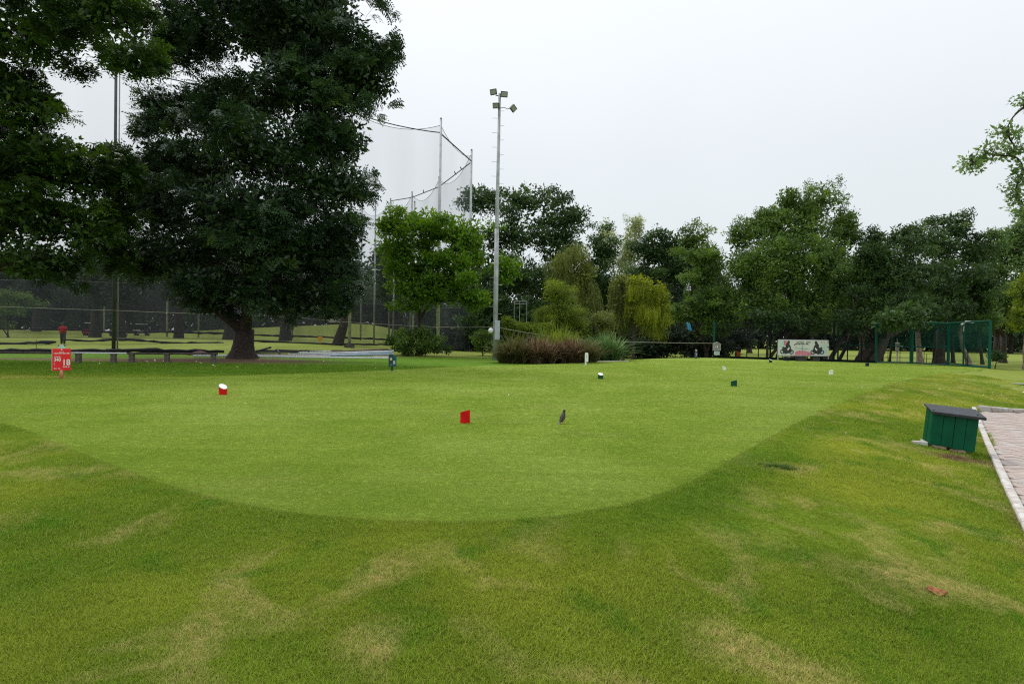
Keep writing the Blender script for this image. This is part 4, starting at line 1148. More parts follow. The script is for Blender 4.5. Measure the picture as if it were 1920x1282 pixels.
def floodhead(dx, z, wd, hg, tiltx, rot, yaw, lit):
    Mx = Matrix.Rotation(yaw, 3, 'Z') @ Matrix.Rotation(rot, 3, 'Y') @ Matrix.Rotation(tiltx, 3, 'X')
    c = Vector((dx, -.15, z))
    o = MB().box((0, 0, 0), (wd, .16, hg)).build('lamp_housing', M['black'], root, .015)
    o.matrix_local = Matrix.Translation(c) @ Mx.to_4x4()
    g = MB().box((0, -.085, 0), (wd * .80, .012, hg * .72)).build('lamp_glass', M['glass'], o)
    for i in range(5):
        MB().box((-wd * .4 + i * wd * .2, .11, 0), (.015, .07, hg * .85)).build('cooling_fin', M['black'], o)
T0 = Hf
floodhead(-.36, T0 - .05, .46, .38, .35, -.1, -.2, 1)
floodhead(.38, T0 - .20, .48, .38, .35, .03, .1, 1)
floodhead(-.16, T0 - .98, .47, .37, .45, .08, -.3, 1)
floodhead(1.02, T0 - 1.15, .42, .40, .6, .5, .9, 0)
MB().tube([(-.2, -.08, T0 - .25), (.05, 0, T0 - .25), (.25, -.08, T0 - .25)], .035, 6).build('cross_arm', M['black'], root)
MB().tube([(.05, 0, T0 - 1.1), (.4, -.05, T0 - 1.05), (.6, -.1, T0 - 1.18), (.9, -.12, T0 - 1.12)], .03, 6).build('cross_arm', M['galv'], root)

# ------------------------------------------------------------------ tee markers
def marker(label, px, py, body, cap, rz, r=.09, h=.24, slant=.34, tilt=0.0):
    b = GR(px, py); b.z = max(b.z, 0.012)
    root = empty('tee_marker', b, rz, label, 'tee marker', 'slant-cut tee markers on the lawn')
    n = 28; vs = []; 
    for k in range(n):
        a = 2 * math.pi * k / n; vs.append((r * math.cos(a), r * math.sin(a), 0.0))
    for k in range(n):
        a = 2 * math.pi * k / n; x = r * math.cos(a); vs.append((x, r * math.sin(a), h - slant * (x + r)))
    fs = [(k, (k + 1) % n, n + (k + 1) % n, n + k) for k in range(n)] + [tuple(range(n - 1, -1, -1))]
    MB().add(vs, fs).build('drum', M[body], root)
    t = [Vector(v) for v in vs[n:]]
    tv_ = [v + Vector((0, 0, .001)) for v in t] + [v + Vector((0, 0, .010)) for v in t]
    MB().add(tv_, [(k, (k + 1) % n, n + (k + 1) % n, n + k) for k in range(n)] + [tuple(range(n, 2 * n))]).build('top_face', M[cap], root)
    if tilt: root.rotation_euler = (0, tilt, rz)
    return root
marker('red drum marker with white slanted top, far from the bird', 418, 741, 'red', 'white', R(-35), .095, .27, .62)
marker('red drum marker with its cut top turned away, near the bird', 872, 794, 'red', 'red', R(150), .09, .235, .30)
marker('dark green drum marker with white top facing the viewer', 1126, 711, 'green_marker', 'white', R(-80), .10, .23, .42)
marker('dark green drum marker with its cut top turned away', 1376, 725, 'green_marker', 'green_marker', R(160), .10, .22, .3)
marker('white drum marker beyond the dark green one', 1358, 694, 'white', 'white', R(-20), .09, .23, .55)
marker('white drum marker below the space between banner and leaning trunks', 1558, 703, 'white', 'white', R(150), .09, .24, .3)
marker('navy drum marker with white top below the banner post', 1445, 680, 'blue_marker', 'white', R(-40), .11, .25, .45)
marker('navy drum marker beside the leaning trunks', 1626, 687, 'blue_marker', 'blue_marker', R(150), .11, .22, .15)

# ------------------------------------------------------------------ writing
def text(s, size, mt, parent, loc, align='CENTER', bold=0.0, name='lettering', depth=0.0015, sx=1.0):
    cu = bpy.data.curves.new('t', 'FONT'); cu.body = s; cu.size = size; cu.align_x = align; cu.align_y = 'CENTER'; cu.extrude = depth; cu.offset = bold; cu.resolution_u = 3
    ob_ = bpy.data.objects.new('t', cu); COL.objects.link(ob_)
    dg = bpy.context.evaluated_depsgraph_get()
    me = bpy.data.meshes.new_from_object(ob_.evaluated_get(dg))
    COL.objects.unlink(ob_); bpy.data.objects.remove(ob_)
    me.materials.clear(); me.materials.append(mt)
    o = link_mesh(name, me, parent); o.rotation_euler = (R(90), 0, 0); o.location = loc; o.scale = (sx, 1, 1)
    return o
# hole sign
hb = GR(115, 710); hb.z = 0
u = hb.y / F
root = empty('hole_sign', hb, 0.72, 'red hole sign numbered 18 on a short terracotta post', 'sign')
k2 = u * 1.03
root.scale = (.80, 1, 1)
MB().tube([(0, 0, -.05), (0, 0, 17 * k2)], 3.4 * k2, 12).build('post', M['brick_post'], root, smooth_=True)
MB().poly([(-16.5 * k2, 15 * k2), (16.5 * k2, 15 * k2), (16.5 * k2, 55 * k2), (-16.5 * k2, 55 * k2)], -.05, .0).build('board', M['red_sign'], root, .01)
MB().box((-17.0 * k2, -.02, 35 * k2), (1.0 * k2, .055, 39 * k2)).build('board_edge', M['white_worn'], root)
wf = M['white']
text('18', 15 * k2, wf, root, (8.2 * k2, -.056, 29.5 * k2), bold=.006)
text('340', 8.2 * k2, wf, root, (-7.5 * k2, -.056, 34.8 * k2), bold=.004)
text('YARDS', 3.6 * k2, wf, root, (-7.5 * k2, -.056, 40 * k2), bold=.001)
text('PAR-4', 4.3 * k2, wf, root, (8.2 * k2, -.056, 21.8 * k2), bold=.001)
text('S.I. 10', 4.3 * k2, wf, root, (-8 * k2, -.056, 18.8 * k2), bold=.001)
for i in range(12):
    MB().box(((-13 + i * 2.35) * k2, -.052, 46.4 * k2), (1.6 * k2, .004, (1.2 + .5 * (i % 3)) * k2)).build('lettering', wf, root)
for i in range(4):
    MB().box(((-3.2 + i * 2.1) * k2, -.052, 49.2 * k2), (1.3 * k2, .004, .9 * k2)).build('lettering', wf, root)
MB().poly([(-.9 * k2, 52 * k2), (.9 * k2, 52 * k2), (1.4 * k2, 54 * k2), (-1.4 * k2, 54 * k2)], -.054, -.05).build('emblem', wf, root)
MB().box((-12.8 * k2, -.052, 27.6 * k2), (.35 * k2, .004, 5.5 * k2)).build('lettering', wf, root)
crest = MB().poly([(-6 * k2, 55 * k2), (6 * k2, 55 * k2), (6.6 * k2, 57.5 * k2), (4 * k2, 61 * k2), (0, 63 * k2), (-3 * k2, 61.5 * k2), (-5.5 * k2, 58 * k2)], -.045, -.005).build('crest', M['mint'], root)
for s_ in (-1, 1):
    MB().tube([(s_ * 4.5 * k2, -.03, 59 * k2), (s_ * 6.2 * k2, -.03, 61.5 * k2)], .02, 6).build('crest_horn', M['ink'], root)
# green notice post
gb = GR(735, 696); gb.z = 0; u = gb.y / F
root = empty('tee_sign', gb, -.1, 'small teal tee sign with two pale stickers in front of the pipe pile', 'sign')
MB().box((-.0 * u, 0, 5 * u), (3.6 * u, .06, 11 * u)).build('post', M['teal_dark'], root)
MB().box((-1.5 * u, -.04, 20.5 * u), (8 * u, .05, 23 * u)).build('board', M['teal_dark'], root)
MB().box((5 * u, -.02, 19 * u), (6.5 * u, .05, 19 * u)).build('board', M['teal'], root)
MB().box((-5.4 * u, -.075, 20 * u), (.8 * u, .02, 23 * u)).build('board_edge', M['teal'], root)
MB().box((-1.2 * u, -.068, 23 * u), (4 * u, .006, 4.6 * u)).build('sticker', mat('tan_print', (.55, .48, .30), .6), root)
MB().box((4.4 * u, -.048, 17 * u), (4.2 * u, .006, 6.6 * u)).build('sticker', M['white_worn'], root)
for i in range(3): MB().box(((-2.6 + i * 1.7) * u, -.068, 12.6 * u), (1 * u, .004, .9 * u)).build('lettering', M['mint'], root)
# white marker post
wb = GR(1098, 685); wb.z = 0; u = wb.y / F
root = empty('marker_post', wb, 0, 'white rounded tee post in front of the ornamental grasses', 'post')
MB().box((0, 0, 4 * u), (3 * u, .08, 9 * u)).build('stake', M['white'], root)
MB().poly([(-1.5 * u, 7 * u), (4.6 * u, 7 * u), (4.6 * u, 22 * u), (3.5 * u, 24 * u), (0 * u, 24 * u), (-1.5 * u, 22.5 * u)], -.06, .04).build('board', M['white'], root)
MB().box((1.2 * u, -.062, 17 * u), (.5 * u, .004, 8 * u)).build('lettering', M['grey_print'], root)
# bluish post figure at the tee's back edge
pb = GR(1305, 672.5); u = pb.y / F
root = empty('tee_post', pb, 0, 'small bluish post with pale rounded head at the far lawn edge', 'post')
MB().loft([((0, 0, 0), 1.6 * u, 1.6 * u), ((0, 0, 4 * u), 2.6 * u, 2 * u), ((0, 0, 11 * u), 2.6 * u, 2 * u), ((0, 0, 13 * u), 1.2 * u, 1.2 * u)]).build('body', mat('blue_grey', (.09, .11, .18), .6), root, smooth_=True)
MB().loft([((0, 0, (13 + 2.2 + 2.2 * math.sin(a)) * u), 2.1 * u * math.cos(a) + .002, 2.1 * u * math.cos(a) + .002) for a in np.linspace(-1.4, 1.5, 8)]).build('head', M['grey_print'], root, smooth_=True)
MB().box((.3 * u, -2.2 * u, 8 * u), (.9 * u, .01, 4 * u)).build('number_plate', M['white_worn'], root)
# house-shaped notice
nb = GR(1343, 672); u = nb.y / F
root = empty('notice_board', nb, 0, 'grey house-shaped notice with pale plate beneath, by the green corner post', 'sign')
for s_ in (-1, 1): MB().box((s_ * 5.5 * u, .03, 8 * u), (.9 * u, .05, 18 * u)).build('leg', M['fence_dark'], root)
MB().poly([(-7 * u, 15 * u), (7 * u, 15 * u), (7 * u, 27 * u), (0, 31 * u), (-7 * u, 27.5 * u)], -.06, 0).build('board', mat('notice_grey', (.25, .24, .24), .6), root)
for a, b_ in (((-7, 15), (-7, 27.5)), ((7, 15), (7, 27)), ((-7, 27.5), (0, 31)), ((0, 31), (7, 27))):
    MB().tube([(a[0] * u, -.07, a[1] * u), (b_[0] * u, -.07, b_[1] * u)], .45 * u, 5).build('frame', M['white_worn'], root)
MB().box((1 * u, -.08, 22 * u), (1.5 * u, .01, 4 * u)).build('print', M['white'], root)
MB().box((-3 * u, -.08, 21.5 * u), (2 * u, .01, 1 * u)).build('print', M['white'], root)
MB().box((0.2 * u, -.10, 10.3 * u), (10 * u, .04, 7 * u)).build('lower_plate', mat('pale_plate', (.50, .60, .58), .6), root)
MB().box((0.5 * u, -.125, 10.5 * u), (6 * u, .005, 1 * u)).build('lettering', M['grey_print'], root)

# ------------------------------------------------------------------ banner with riders
d_b = 45.6
bb = GP(1506, d_b); u = d_b / F
root = empty('banner_sign', bb, 0, 'long white banner printed with two motorcycle riders and a pink mound', 'banner')
top, bot = (671 - 638) * u, (671 - 666) * u
gz_ = lambda y: (677.2 - y) * u
MB().box((0, 0, (gz_(638) + gz_(667)) / 2), (95 * u, .03, 29 * u)).build('sheet', M['banner'], root)
for s_, nm in ((-47.3, 1), (47, 1)):
    MB().tube([(s_ * u, .03, -.2), (s_ * u, .03, gz_(637))], .04, 6).build('leg', M['galv'], root)
MB().tube([(-47 * u, .03, gz_(637.6)), (47 * u, .03, gz_(637.6))], .035, 6).build('frame_rail', M['galv'], root)
MB().tube([(-47 * u, -.02, gz_(666.6)), (47 * u, -.02, gz_(666.6))], .035, 6).build('frame_rail', M['galv'], root)
def bpos(px, py): return ((px - 1506) * u, gz_(py))
def pr(name, pts, mt, lay=1):
    MB().poly([bpos(*p) for p in pts], -.016 - .003 * lay, -.015).build(name, M[mt] if isinstance(mt, str) else mt, root)
pr('print_patch', [(1461, 638.5), (1470, 638.5), (1469, 652), (1461, 652)], 'mint')
pr('print_patch', [(1537, 645), (1548, 643), (1551, 662), (1538, 662)], 'mint')
pr('print_patch', [(1489, 652), (1500, 650.5), (1515, 653), (1504, 655)], 'mint')
pr('print_patch', [(1469, 639), (1475, 639), (1474, 647), (1469, 648)], 'pink')
pr('pink_mound', [(1489, 666), (1491, 660), (1497, 656.5), (1502, 657.5), (1509, 657.3), (1514, 658.5), (1519, 661), (1521, 666)], 'pink')
pr('mast', [(1502.8, 662.5), (1503.2, 647), (1504.6, 647), (1504.8, 662.5)], 'grey_print', 2)
pr('mast_arm', [(1491, 652.3), (1503, 653), (1515, 653.4), (1515, 654.4), (1503, 654), (1491, 653.2)], 'grey_print', 3)
def ring(cx, cy, ro, ri, mt='ink'):
    vs, fs = [], []
    n = 16
    for k in range(n):
        a = 2 * math.pi * k / n
        for r_ in (ro, ri):
            x, z = bpos(cx + r_ * math.cos(a), cy + r_ * math.sin(a))
            vs += [(x, -.024, z), (x, -.014, z)]
    for k in range(n):
        k2_ = (k + 1) % n
        a0, b0_ = 4 * k, 4 * k2_
        fs += [(a0, b0_, b0_ + 2, a0 + 2), (a0, a0 + 1, b0_ + 1, b0_), (a0 + 2, b0_ + 2, b0_ + 3, a0 + 3)]
    MB().add(vs, fs).build('wheel_print', M[mt], root)
def rider(cx, s):
    ring(cx - 8.5 * s, 659.5, 4.2, 2.4); ring(cx + 8.5 * s, 660, 4.4, 2.6)
    f = lambda pts: [(cx + a * s, b) for a, b in pts]
    pr('motorcycle_print', f([(-10, 655), (-5, 651), (2, 652), (6, 651), (9, 656), (9, 660), (4, 662), (-3, 664), (-7, 661)]), 'ink', 2)
    pr('motorcycle_print', f([(-10, 651.5), (-7, 650), (-3, 653), (-5, 655)]), 'ink', 3)
    pr('rider_print', f([(-3, 654), (-2.5, 646), (0, 642.5), (1.5, 639), (4.5, 638.8), (5.2, 642), (4, 645), (6.5, 649), (7.5, 652), (5, 652.5), (3, 650), (2, 655)]), 'ink', 4)
    pr('motorcycle_print', f([(0, 655), (4, 651.5), (5, 653), (2, 657)]), 'white', 5)
rider(1475, 1); rider(1532, -1)
for k in range(15):                    # a line of small capitals, unreadable in the photograph
    if k in (8, 9): continue
    xk = (-12.5 + k * 1.75) * u
    MB().box((xk, -.018, gz_(641.3)), (.6 * u, .005, 2.6 * u)).build('lettering', M['ink'], root)
    MB().box((xk + .55 * u, -.018, gz_(641.3 + (-.8, 0, .8)[k % 3])), (.9 * u, .005, .8 * u)).build('lettering', M['ink'], root)
for k, (a, b_, c, dd) in enumerate([(1488, 646.5, 1495, 643.5), (1496, 644, 1500, 645), (1501, 643.7, 1508, 645), (1510, 643.6, 1515, 645.5)]):
    x0, z0 = bpos(a, b_); x1, z1_ = bpos(c, dd)
    MB().tube([(x0, -.018, z0), (x1, -.018, z1_)], .035, 4).build('lettering', M['ink'], root)
for k in range(3): MB().box(((33 + k * 3) * u, -.018, gz_(641.3)), (1.6 * u, .005, 1.6 * u)).build('lettering', M['pink'] if k else M['ink'], root)
for k, (px, w_, h_, lb) in enumerate([(1501, 17, 9.5, 'widest black crate under the middle of the banner'), (1528, 13, 9.5, 'black crate under the rider on the banner, next to the widest'), (1545, 10, 10, 'black crate beside the right banner leg'), (1474, 5, 7, 'small dark blue crate under the left part of the banner')]):
    b = GP(px, d_b + .35); r_ = empty('crate', b, 0, lb, 'crate', 'dark crates under the banner')
    MB().box((0, 0, h_ * u / 2), (w_ * u, .5, h_ * u)).build('body', M['black'] if k < 3 else M['blue_marker'], r_, .02)
    MB().box((0, 0, h_ * u + .03), (w_ * u * 1.05, .54, .05)).build('rim', M['ink'], r_, .01)

# ------------------------------------------------------------------ green fences and sports cage
def rail(a, b, r, name, mt, parent, org):
    MB().tube([Vector(a) - org, Vector(b) - org], r, 6).build(name, M[mt], parent)
cg = [GP(1338, 51), GP(1642, 43.6), GP(1710, 43.3), GP(1778, 42.0), GP(1855, 37.4)]
for p in cg: p.z = min(p.z, 0.02)
org = cg[1].copy()
root = empty('sports_cage', org, 0, 'green metal practice cage with dark green netting at the far lawn edge', 'cage')
hc = 3.2
tops = [p + Vector((0, 0, hc - (0.05 if i == 4 else 0))) for i, p in enumerate(cg)]
for i in (1, 2, 3, 4):
    MB().box(cg[i] - org + Vector((0, 0, hc / 2 - .1)), (.12, .12, hc + .1)).build('post', M['fence_green'], root)
for i in (1, 2, 3):
    rail(tops[i], tops[i + 1], .05, 'top_rail', 'fence_green', root, org)
    rail(cg[i] + Vector((0, 0, .10)), cg[i + 1] + Vector((0, 0, .10)), .055, 'bottom_rail', 'fence_green', root, org)
    a, b = cg[i], cg[i + 1]
    for k in (1, 2) if i < 3 else (1,):
        p = a.lerp(b, k / (3 if i < 3 else 2)); rail(p + Vector((0, 0, .1)), p + Vector((0, 0, 1.15)), .02, 'bar', 'fence_dark', root, org)
    # netting hangs over the upper part
    MB().add([a - org + Vector((0, .02, 1.35)), b - org + Vector((0, .02, 1.35)), b - org + Vector((0, .02, hc)), a - org + Vector((0, .02, hc))], [(0, 1, 2, 3)]).build('netting', M['net_green'], root)
back = [p + Vector((2.5 * i * .2 + .6, 7.0, 0)) for i, p in enumerate(cg)]
for i in (1, 2, 3):
    rail(back[i] + Vector((0, 0, 1.35)), back[i + 1] + Vector((0, 0, 1.35)), .05, 'middle_rail', 'fence_green', root, org)
    rail(back[i] + Vector((0, 0, hc)), back[i + 1] + Vector((0, 0, hc)), .04, 'top_rail', 'fence_green', root, org)
    pass
for i in (1, 2, 3, 4):
    MB().box(back[i] - org + Vector((0, 0, hc / 2)), (.10, .10, hc)).build('post', M['fence_green'], root)
rail(tops[4], back[4] + Vector((0, 0, hc)), .05, 'top_rail', 'fence_green', root, org)
rail(cg[4] + Vector((0, 0, .1)), back[4] + Vector((0, 0, .1)), .05, 'bottom_rail', 'fence_green', root, org)
MB().add([cg[4] - org + Vector((0, 0, .3)), back[4] - org + Vector((0, 0, .3)), back[4] - org + Vector((0, 0, hc)), cg[4] - org + Vector((0, 0, hc))], [(0, 1, 2, 3)]).build('netting', M['net_green'], root)
# camera pole
cp = GP(1806, 41); root = empty('camera_pole', cp, 0, 'green pole carrying a white camera above the sports cage', 'pole')
MB().tube([(0, 0, -.1), (0, 0, 3.25)], .055, 8).build('shaft', M['fence_green'], root)
MB().tube([(-.25, -.05, 3.08), (0, -.05, 3.25), (.1, -.05, 3.3)], .07, 8).build('camera_arm', M['white'], root)
MB().loft([((.38, -.05, 3.22), .30, .10), ((.38, -.05, 3.30), .36, .13), ((.38, -.05, 3.36), .30, .1)]).build('camera_housing', M['white'], root)
MB().tube([(-.05, -.07, 3.0), (-.10, -.07, 2.6)], .035, 6).build('cable_box', M['white_worn'], root)
# dark fence left of the cage: posts, rails, low kerb wall
p0, p1 = cg[0], cg[1]
root = empty('dark_fence', p0, 0, 'dark chain fence with green corner post running behind the banner', 'fence')
MB().box((0, 0, 1.6), (.14, .14, 3.3)).build('corner_post', M['fence_green'], root)
DF = p1 - p0
for k in range(1, 13):
    t = k / 13; p = DF * t
    big = k in (5, 10)
    MB().box(p + Vector((0, 0, 1.6 if big else .85)), (.12 if big else .05, .08, 3.2 if big else 1.7)).build('post', M['fence_dark'], root)
for z, r_ in ((1.55, .022), (1.2, .022), (3.18, .022)):
    MB().tube([Vector((0, 0, z)), DF + Vector((0, 0, z))], r_, 5).build('rail', M['fence_dark'], root)
MB().add([Vector((0, 0.02, 1.55)), DF + Vector((0, .02, 1.55)), DF + Vector((0, .02, 3.18)), Vector((0, .02, 3.18))], [(0, 1, 2, 3)]).build('netting', netmat('dark_fence_net', (.012, .012, .02), .22), root)
MB().box(DF / 2 + Vector((0, 0, .10)), ((DF.xy).length, .12, .22), Matrix.Rotation(math.atan2(DF.y, DF.x), 3, 'Z')).build('kerb_wall', M['fence_dark'], root)
# low back fence
a, b = GP(1630, 58), GP(1765, 56)
root = empty('low_fence', a, 0, 'low thin wire fence on the lawn behind the sports cage', 'fence')
for k in range(6):
    p = (b - a) * (k / 5); MB().tube([p, p + Vector((0, 0, 1.0))], .025, 5).build('post', M['fence_dark'], root)
for z in (1.0, .5): MB().tube([Vector((0, 0, z)), b - a + Vector((0, 0, z))], .018, 5).build('wire', M['fence_dark'], root)
# leaning bare trunks by the banner, slim pole, pale lamp post
for k, (px, d, ln, r_, lb) in enumerate([(1438, 49.5, .15, .10, 'thin dark upright trunk left of the banner'), (1443, 50, 1.7, .13, 'dark slanting trunk left of the banner'), (1455, 52, .6, .12, 'dark trunk touching the left banner leg'),
                                         (1553, 50.5, 1.5, .18, 'dark slanting trunk right of the banner'), (1572, 53, 1.2, .14, 'thinner slanting trunk between banner and leaning pair')]):
    tree('leaning_tree', lb, GP(px, d), [(px + ln * 21 + 8, 600, 34, 20, d)], L_dark, LEAFY, 200, 210 + k, r_, 0.98, crad=.8, lscale=1.0, lean=(ln, 0), fat_base=1.15, group='slanting trunks by the banner', branch_cap=15)
lpb = GP(1682, 57); root = empty('lantern_post', lpb, 0, 'pale weathered lantern post standing on the lawn behind the cage', 'post')
MB().tube([(0, 0, 0), (0, 0, 1.2)], .08, 8).build('shaft', M['white_worn'], root)
MB().loft([((0, 0, 1.15), .12, .12), ((0, 0, 1.3), .17, .17), ((0, 0, 1.9), .17, .17), ((0, 0, 2.0), .24, .24), ((0, 0, 2.08), .06, .06)]).build('lantern', M['grey_print'], root)
MB().tube([(0, 0, 2.0), (.0, 0, 2.25), (-.08, 0, 2.45)], .03, 6).build('hook', M['grey_print'], root)

# blue tarp, iron frame, far banner, small range bits
tb = Wp(1296, 613, 53)
MBt = MB()
n = 6
tvs = [(-.25 + .32 * i / n - .22 * (1 - j / n), .04 * math.sin(i * 1.9), .4 - j / n * .75 + .05 * math.sin(i)) for j in range(n + 1) for i in range(n + 1)]
MBt.add(tvs, [(j * 7 + i, j * 7 + i + 1, (j + 1) * 7 + i + 1, (j + 1) * 7 + i) for j in range(n) for i in range(n)])
o = MBt.build('tarp', M['tarp'], None, smooth_=True, loc=tb); sm = o.modifiers.new('thick', 'SOLIDIFY'); sm.thickness = .01
tag(o, 'bright blue tarp hanging in the dark foliage left of the corner post', 'tarp')
fbp = GP(975, 58); root = empty('iron_frame', fbp, 0, 'thin upright iron frame in the dark gap behind the floodlight pole', 'frame')
z0_, z2_ = Wp(975, 595, 58)[2] - fbp.z, Wp(975, 565, 58)[2] - fbp.z
for s_ in (-.65, -.1, .62): MB().tube([(s_, 0, 0), (s_, 0, z2_)], .03, 5).build('upright', M['pole_grey'], root)
for z in (z2_, z2_ - .25): MB().tube([(-.65, 0, z), (.62, 0, z)], .03, 5).build('crossbar', M['pole_grey'], root)
rb = GP(630, 96); root = empty('range_banner', rb, 0, 'small white banner with a green end standing on the range mound', 'banner')
zt = Wp(630, 597.5, 96)[2] - rb.z; zb_ = Wp(630, 604.5, 96)[2] - rb.z
MB().box((-.3, 0, (zt + zb_) / 2), (2.3, .04, zt - zb_)).build('sheet', M['white_worn'], root)
MB().box((1.35, 0, (zt + zb_) / 2), (.85, .04, zt - zb_)).build('end_panel', M['mint'], root)
for s_ in (-1.4, .9, 1.7): MB().tube([(s_, .03, 0), (s_, .03, zt)], .03, 5).build('leg', M['galv'], root)
for k in range(5): MB().box((-1.1 + k * .4, -.022, (zt + zb_) / 2), (.26, .006, .12)).build('lettering', M['grey_print'], root)
yb = GP(600, 53); root = empty('range_flag', yb, 0, 'small orange-yellow range sign on a short stake', 'sign')
MB().tube([(0, 0, 0), (0, 0, .5)], .02, 5).build('stake', M['orange'], root)
MB().poly([(-.2, .42), (.2, .42), (.26, .72), (0, .86), (-.26, .72)], -.015, .015).build('plate', M['orange'], root)
sb = GP(68, 46); root = empty('stake', sb, 0, 'thin orange-tipped stake behind the black net roll', 'stake')
MB().tube([(0, 0, 0), (0, 0, .65)], .02, 5).build('shaft', M['bark'], root); MB().tube([(0, 0, .65), (0, 0, 1.05)], .022, 5).build('tip', M['orange'], root)
# golf carts inside the range
def cart(px, d, lb, rm):
    b = GP(px, d); root = empty('golf_cart', b, .3, lb, 'cart', 'carts parked inside the range')
    MB().poly([(-1.1, .3), (1.1, .3), (1.15, .6), (.7, .75), (.4, .55), (-.3, .55), (-.4, .95), (-1.1, .9)], -.5, .5).build('body', M[rm], root)
    MB().box((-.05, 0, 1.85), (1.5, 1.1, .07)).build('roof', M['white'], root)
    for x in (-.7, .6):
        for y in (-.48, .48): MB().tube([(x, y, .7), (x * .95, y, 1.85)], .02, 5).build('roof_strut', M['black'], root)
    for x in (-.75, .75):
        for y in (-.5, .5): MB().tube([(x, y - .06, .24), (x, y + .06, .24)], .24, 12).build('wheel', M['black'], root)
    MB().box((-.25, 0, .72), (.45, .9, .12)).build('seat', M['white_worn'], root)
cart(173, 82, 'dark red cart with white roof behind the net, left of the tall pole', 'cloth_red')
cart(222, 84, 'white cart half hidden by the tall dark net pole', 'white_worn')
cart(266, 92, 'small white cart right of the tall dark net pole', 'white_worn')

# ------------------------------------------------------------------ low rail, pipe pile and debris under the left trees
dr_ = 28.6
P0, P1 = GP(-80, 27.5), GP(480, 31)
rails = [(-80, 27.5), (147, dr_), (213, 28.9), (247, 29.1), (313, 29.5), (400, 30.2)]
for k, (px, d) in enumerate(rails):
    b = GP(px, d); root = empty('rail_stub', b, 0, ['low concrete stub outside the left edge', 'low stub post right of the hole sign', 'low stub post in line with the tall dark pole', 'second low stub post right of the hole sign', 'low stub post farthest from the hole sign', 'low stub post near the big trunk roots'][k], 'post', 'stub posts carrying the low rail')
    MB().box((0, 0, .20), (.22, .2, .50)).build('stub', M['concrete'], root, .02)
    MB().box((0, 0, .465), (.26, .24, .03)).build('cap', M['concrete'], root)
def lying(name, label, a, b, r, mt, n=8, cat='pipe', group=None, mid=None):
    a = Vector(a); b = Vector(b); c = a.copy(); root = empty(name, c, 0, label, cat, group)
    pts = [Vector((0, 0, 0)), (b - a) / 2 + Vector((0, 0, mid or 0)), b - a]
    MB().tube(pts, r, n).build('barrel', M[mt], root, smooth_=True)
    MB().tube([pts[-1] - (b - a).normalized() * .12, pts[-1]], r * 1.15, n).build('collar', M[mt], root, smooth_=True)
top_z = .50
q1, q2, q3 = GP(120, 28.5), GP(237, 29.0), GP(408, 30.2)
lying('rail_pipe', 'white metal pipe laid on the stubs right of the hole sign', (q1.x, q1.y, q1.z + top_z + .01), (q2.x, q2.y, q2.z + top_z + .01), .035, 'pipe_white', cat='pipe')
lying('rail_beam', 'brown beam laid on the stubs towards the big trunk', (q2.x + .05, q2.y, q2.z + top_z), (q3.x, q3.y, q3.z + top_z), .055, 'beam', cat='beam')
q0 = GP(-90, 27.3)
lying('rail_beam', 'dark beam laid on the stubs left of the hole sign', (q0.x, q0.y, q0.z + top_z), (q1.x - .05, q1.y, q1.z + top_z), .06, 'beam', cat='beam')
def PL(px, py, d):
    p = Wp(px, py, d); return Vector(p)
GPp = 'long pipes stacked behind the lawn'
for k, (a, b, r, mt, lb) in enumerate([((362, 666.5, 37), (452, 667, 37.2), .07, 'pipe_white', 'white pipe lying left of the big trunk'), ((475, 669, 38), (735, 671.5, 40), .08, 'pipe_white', 'nearest long white pipe at the lawn edge'),
                                      ((478, 666.5, 38.5), (620, 668, 40), .07, 'white_worn', 'dull white pipe behind the nearest long one'), ((540, 665, 40), (738, 658.5, 43), .085, 'pipe_white', 'long white pipe crossing the stack at a slant'),
                                      ((560, 668, 39.6), (735, 661, 42.6), .08, 'pipe_blue', 'blue-grey pipe in the middle of the stack'), ((600, 667.5, 40.2), (738, 664, 42), .075, 'pipe_blue', 'blue-grey pipe in front near the teal sign'),
                                      ((545, 661.5, 42), (620, 658.5, 43), .06, 'pipe_white', 'short white pipe at the back of the stack'), ((560, 661, 42.5), (728, 655, 45.5), .07, 'pipe_brown', 'rusty brown pipe on top of the stack'),
                                      ((700, 669.5, 40.5), (738, 669.8, 41), .07, 'white_worn', 'short pale pipe behind the teal sign')]):
    A, Bv = PL(*a), PL(*b)
    lying('long_pipe', lb, A, Bv, r, mt, group=GPp)
for k, (a, b, lb) in enumerate([((475, 660, 41), (508, 651, 42), 'dark bar propped aslant right of the big trunk'), ((470, 661, 41), (560, 660, 42), 'long dark beam right of the big trunk'), ((516, 656, 42), (548, 657.5, 42.5), 'short dark bar on top of the debris'),
                               ((480, 664.5, 40), (545, 665.5, 40), 'dark board flat on the debris'), ((578, 660, 41), (582, 667, 40.5), 'stubby dark strap round the pipes'), ((520, 655, 42), (524, 663, 41), 'dark clamp at the pile end')]):
    lying('debris_bar', lb, PL(*a), PL(*b), .07, 'ink', 5, 'bar', 'dark bars beside the pipes')
rbp = GR(395, 664)
# rubble mound of soil beside the rail end
vs = []; fs = []
n = 12
root = empty('soil_heap', GP(372, 40.5), 0, 'low dark soil heap left of the big trunk', 'heap')
mbh = MB(); mbh.loft([((0, 0, -.05), .9, .5), ((.05, 0, .12), .7, .4), ((.1, 0, .24), .35, .2), ((.12, 0, .30), .1, .08)]); mbh.build('mound', M['soil'], root, smooth_=True)

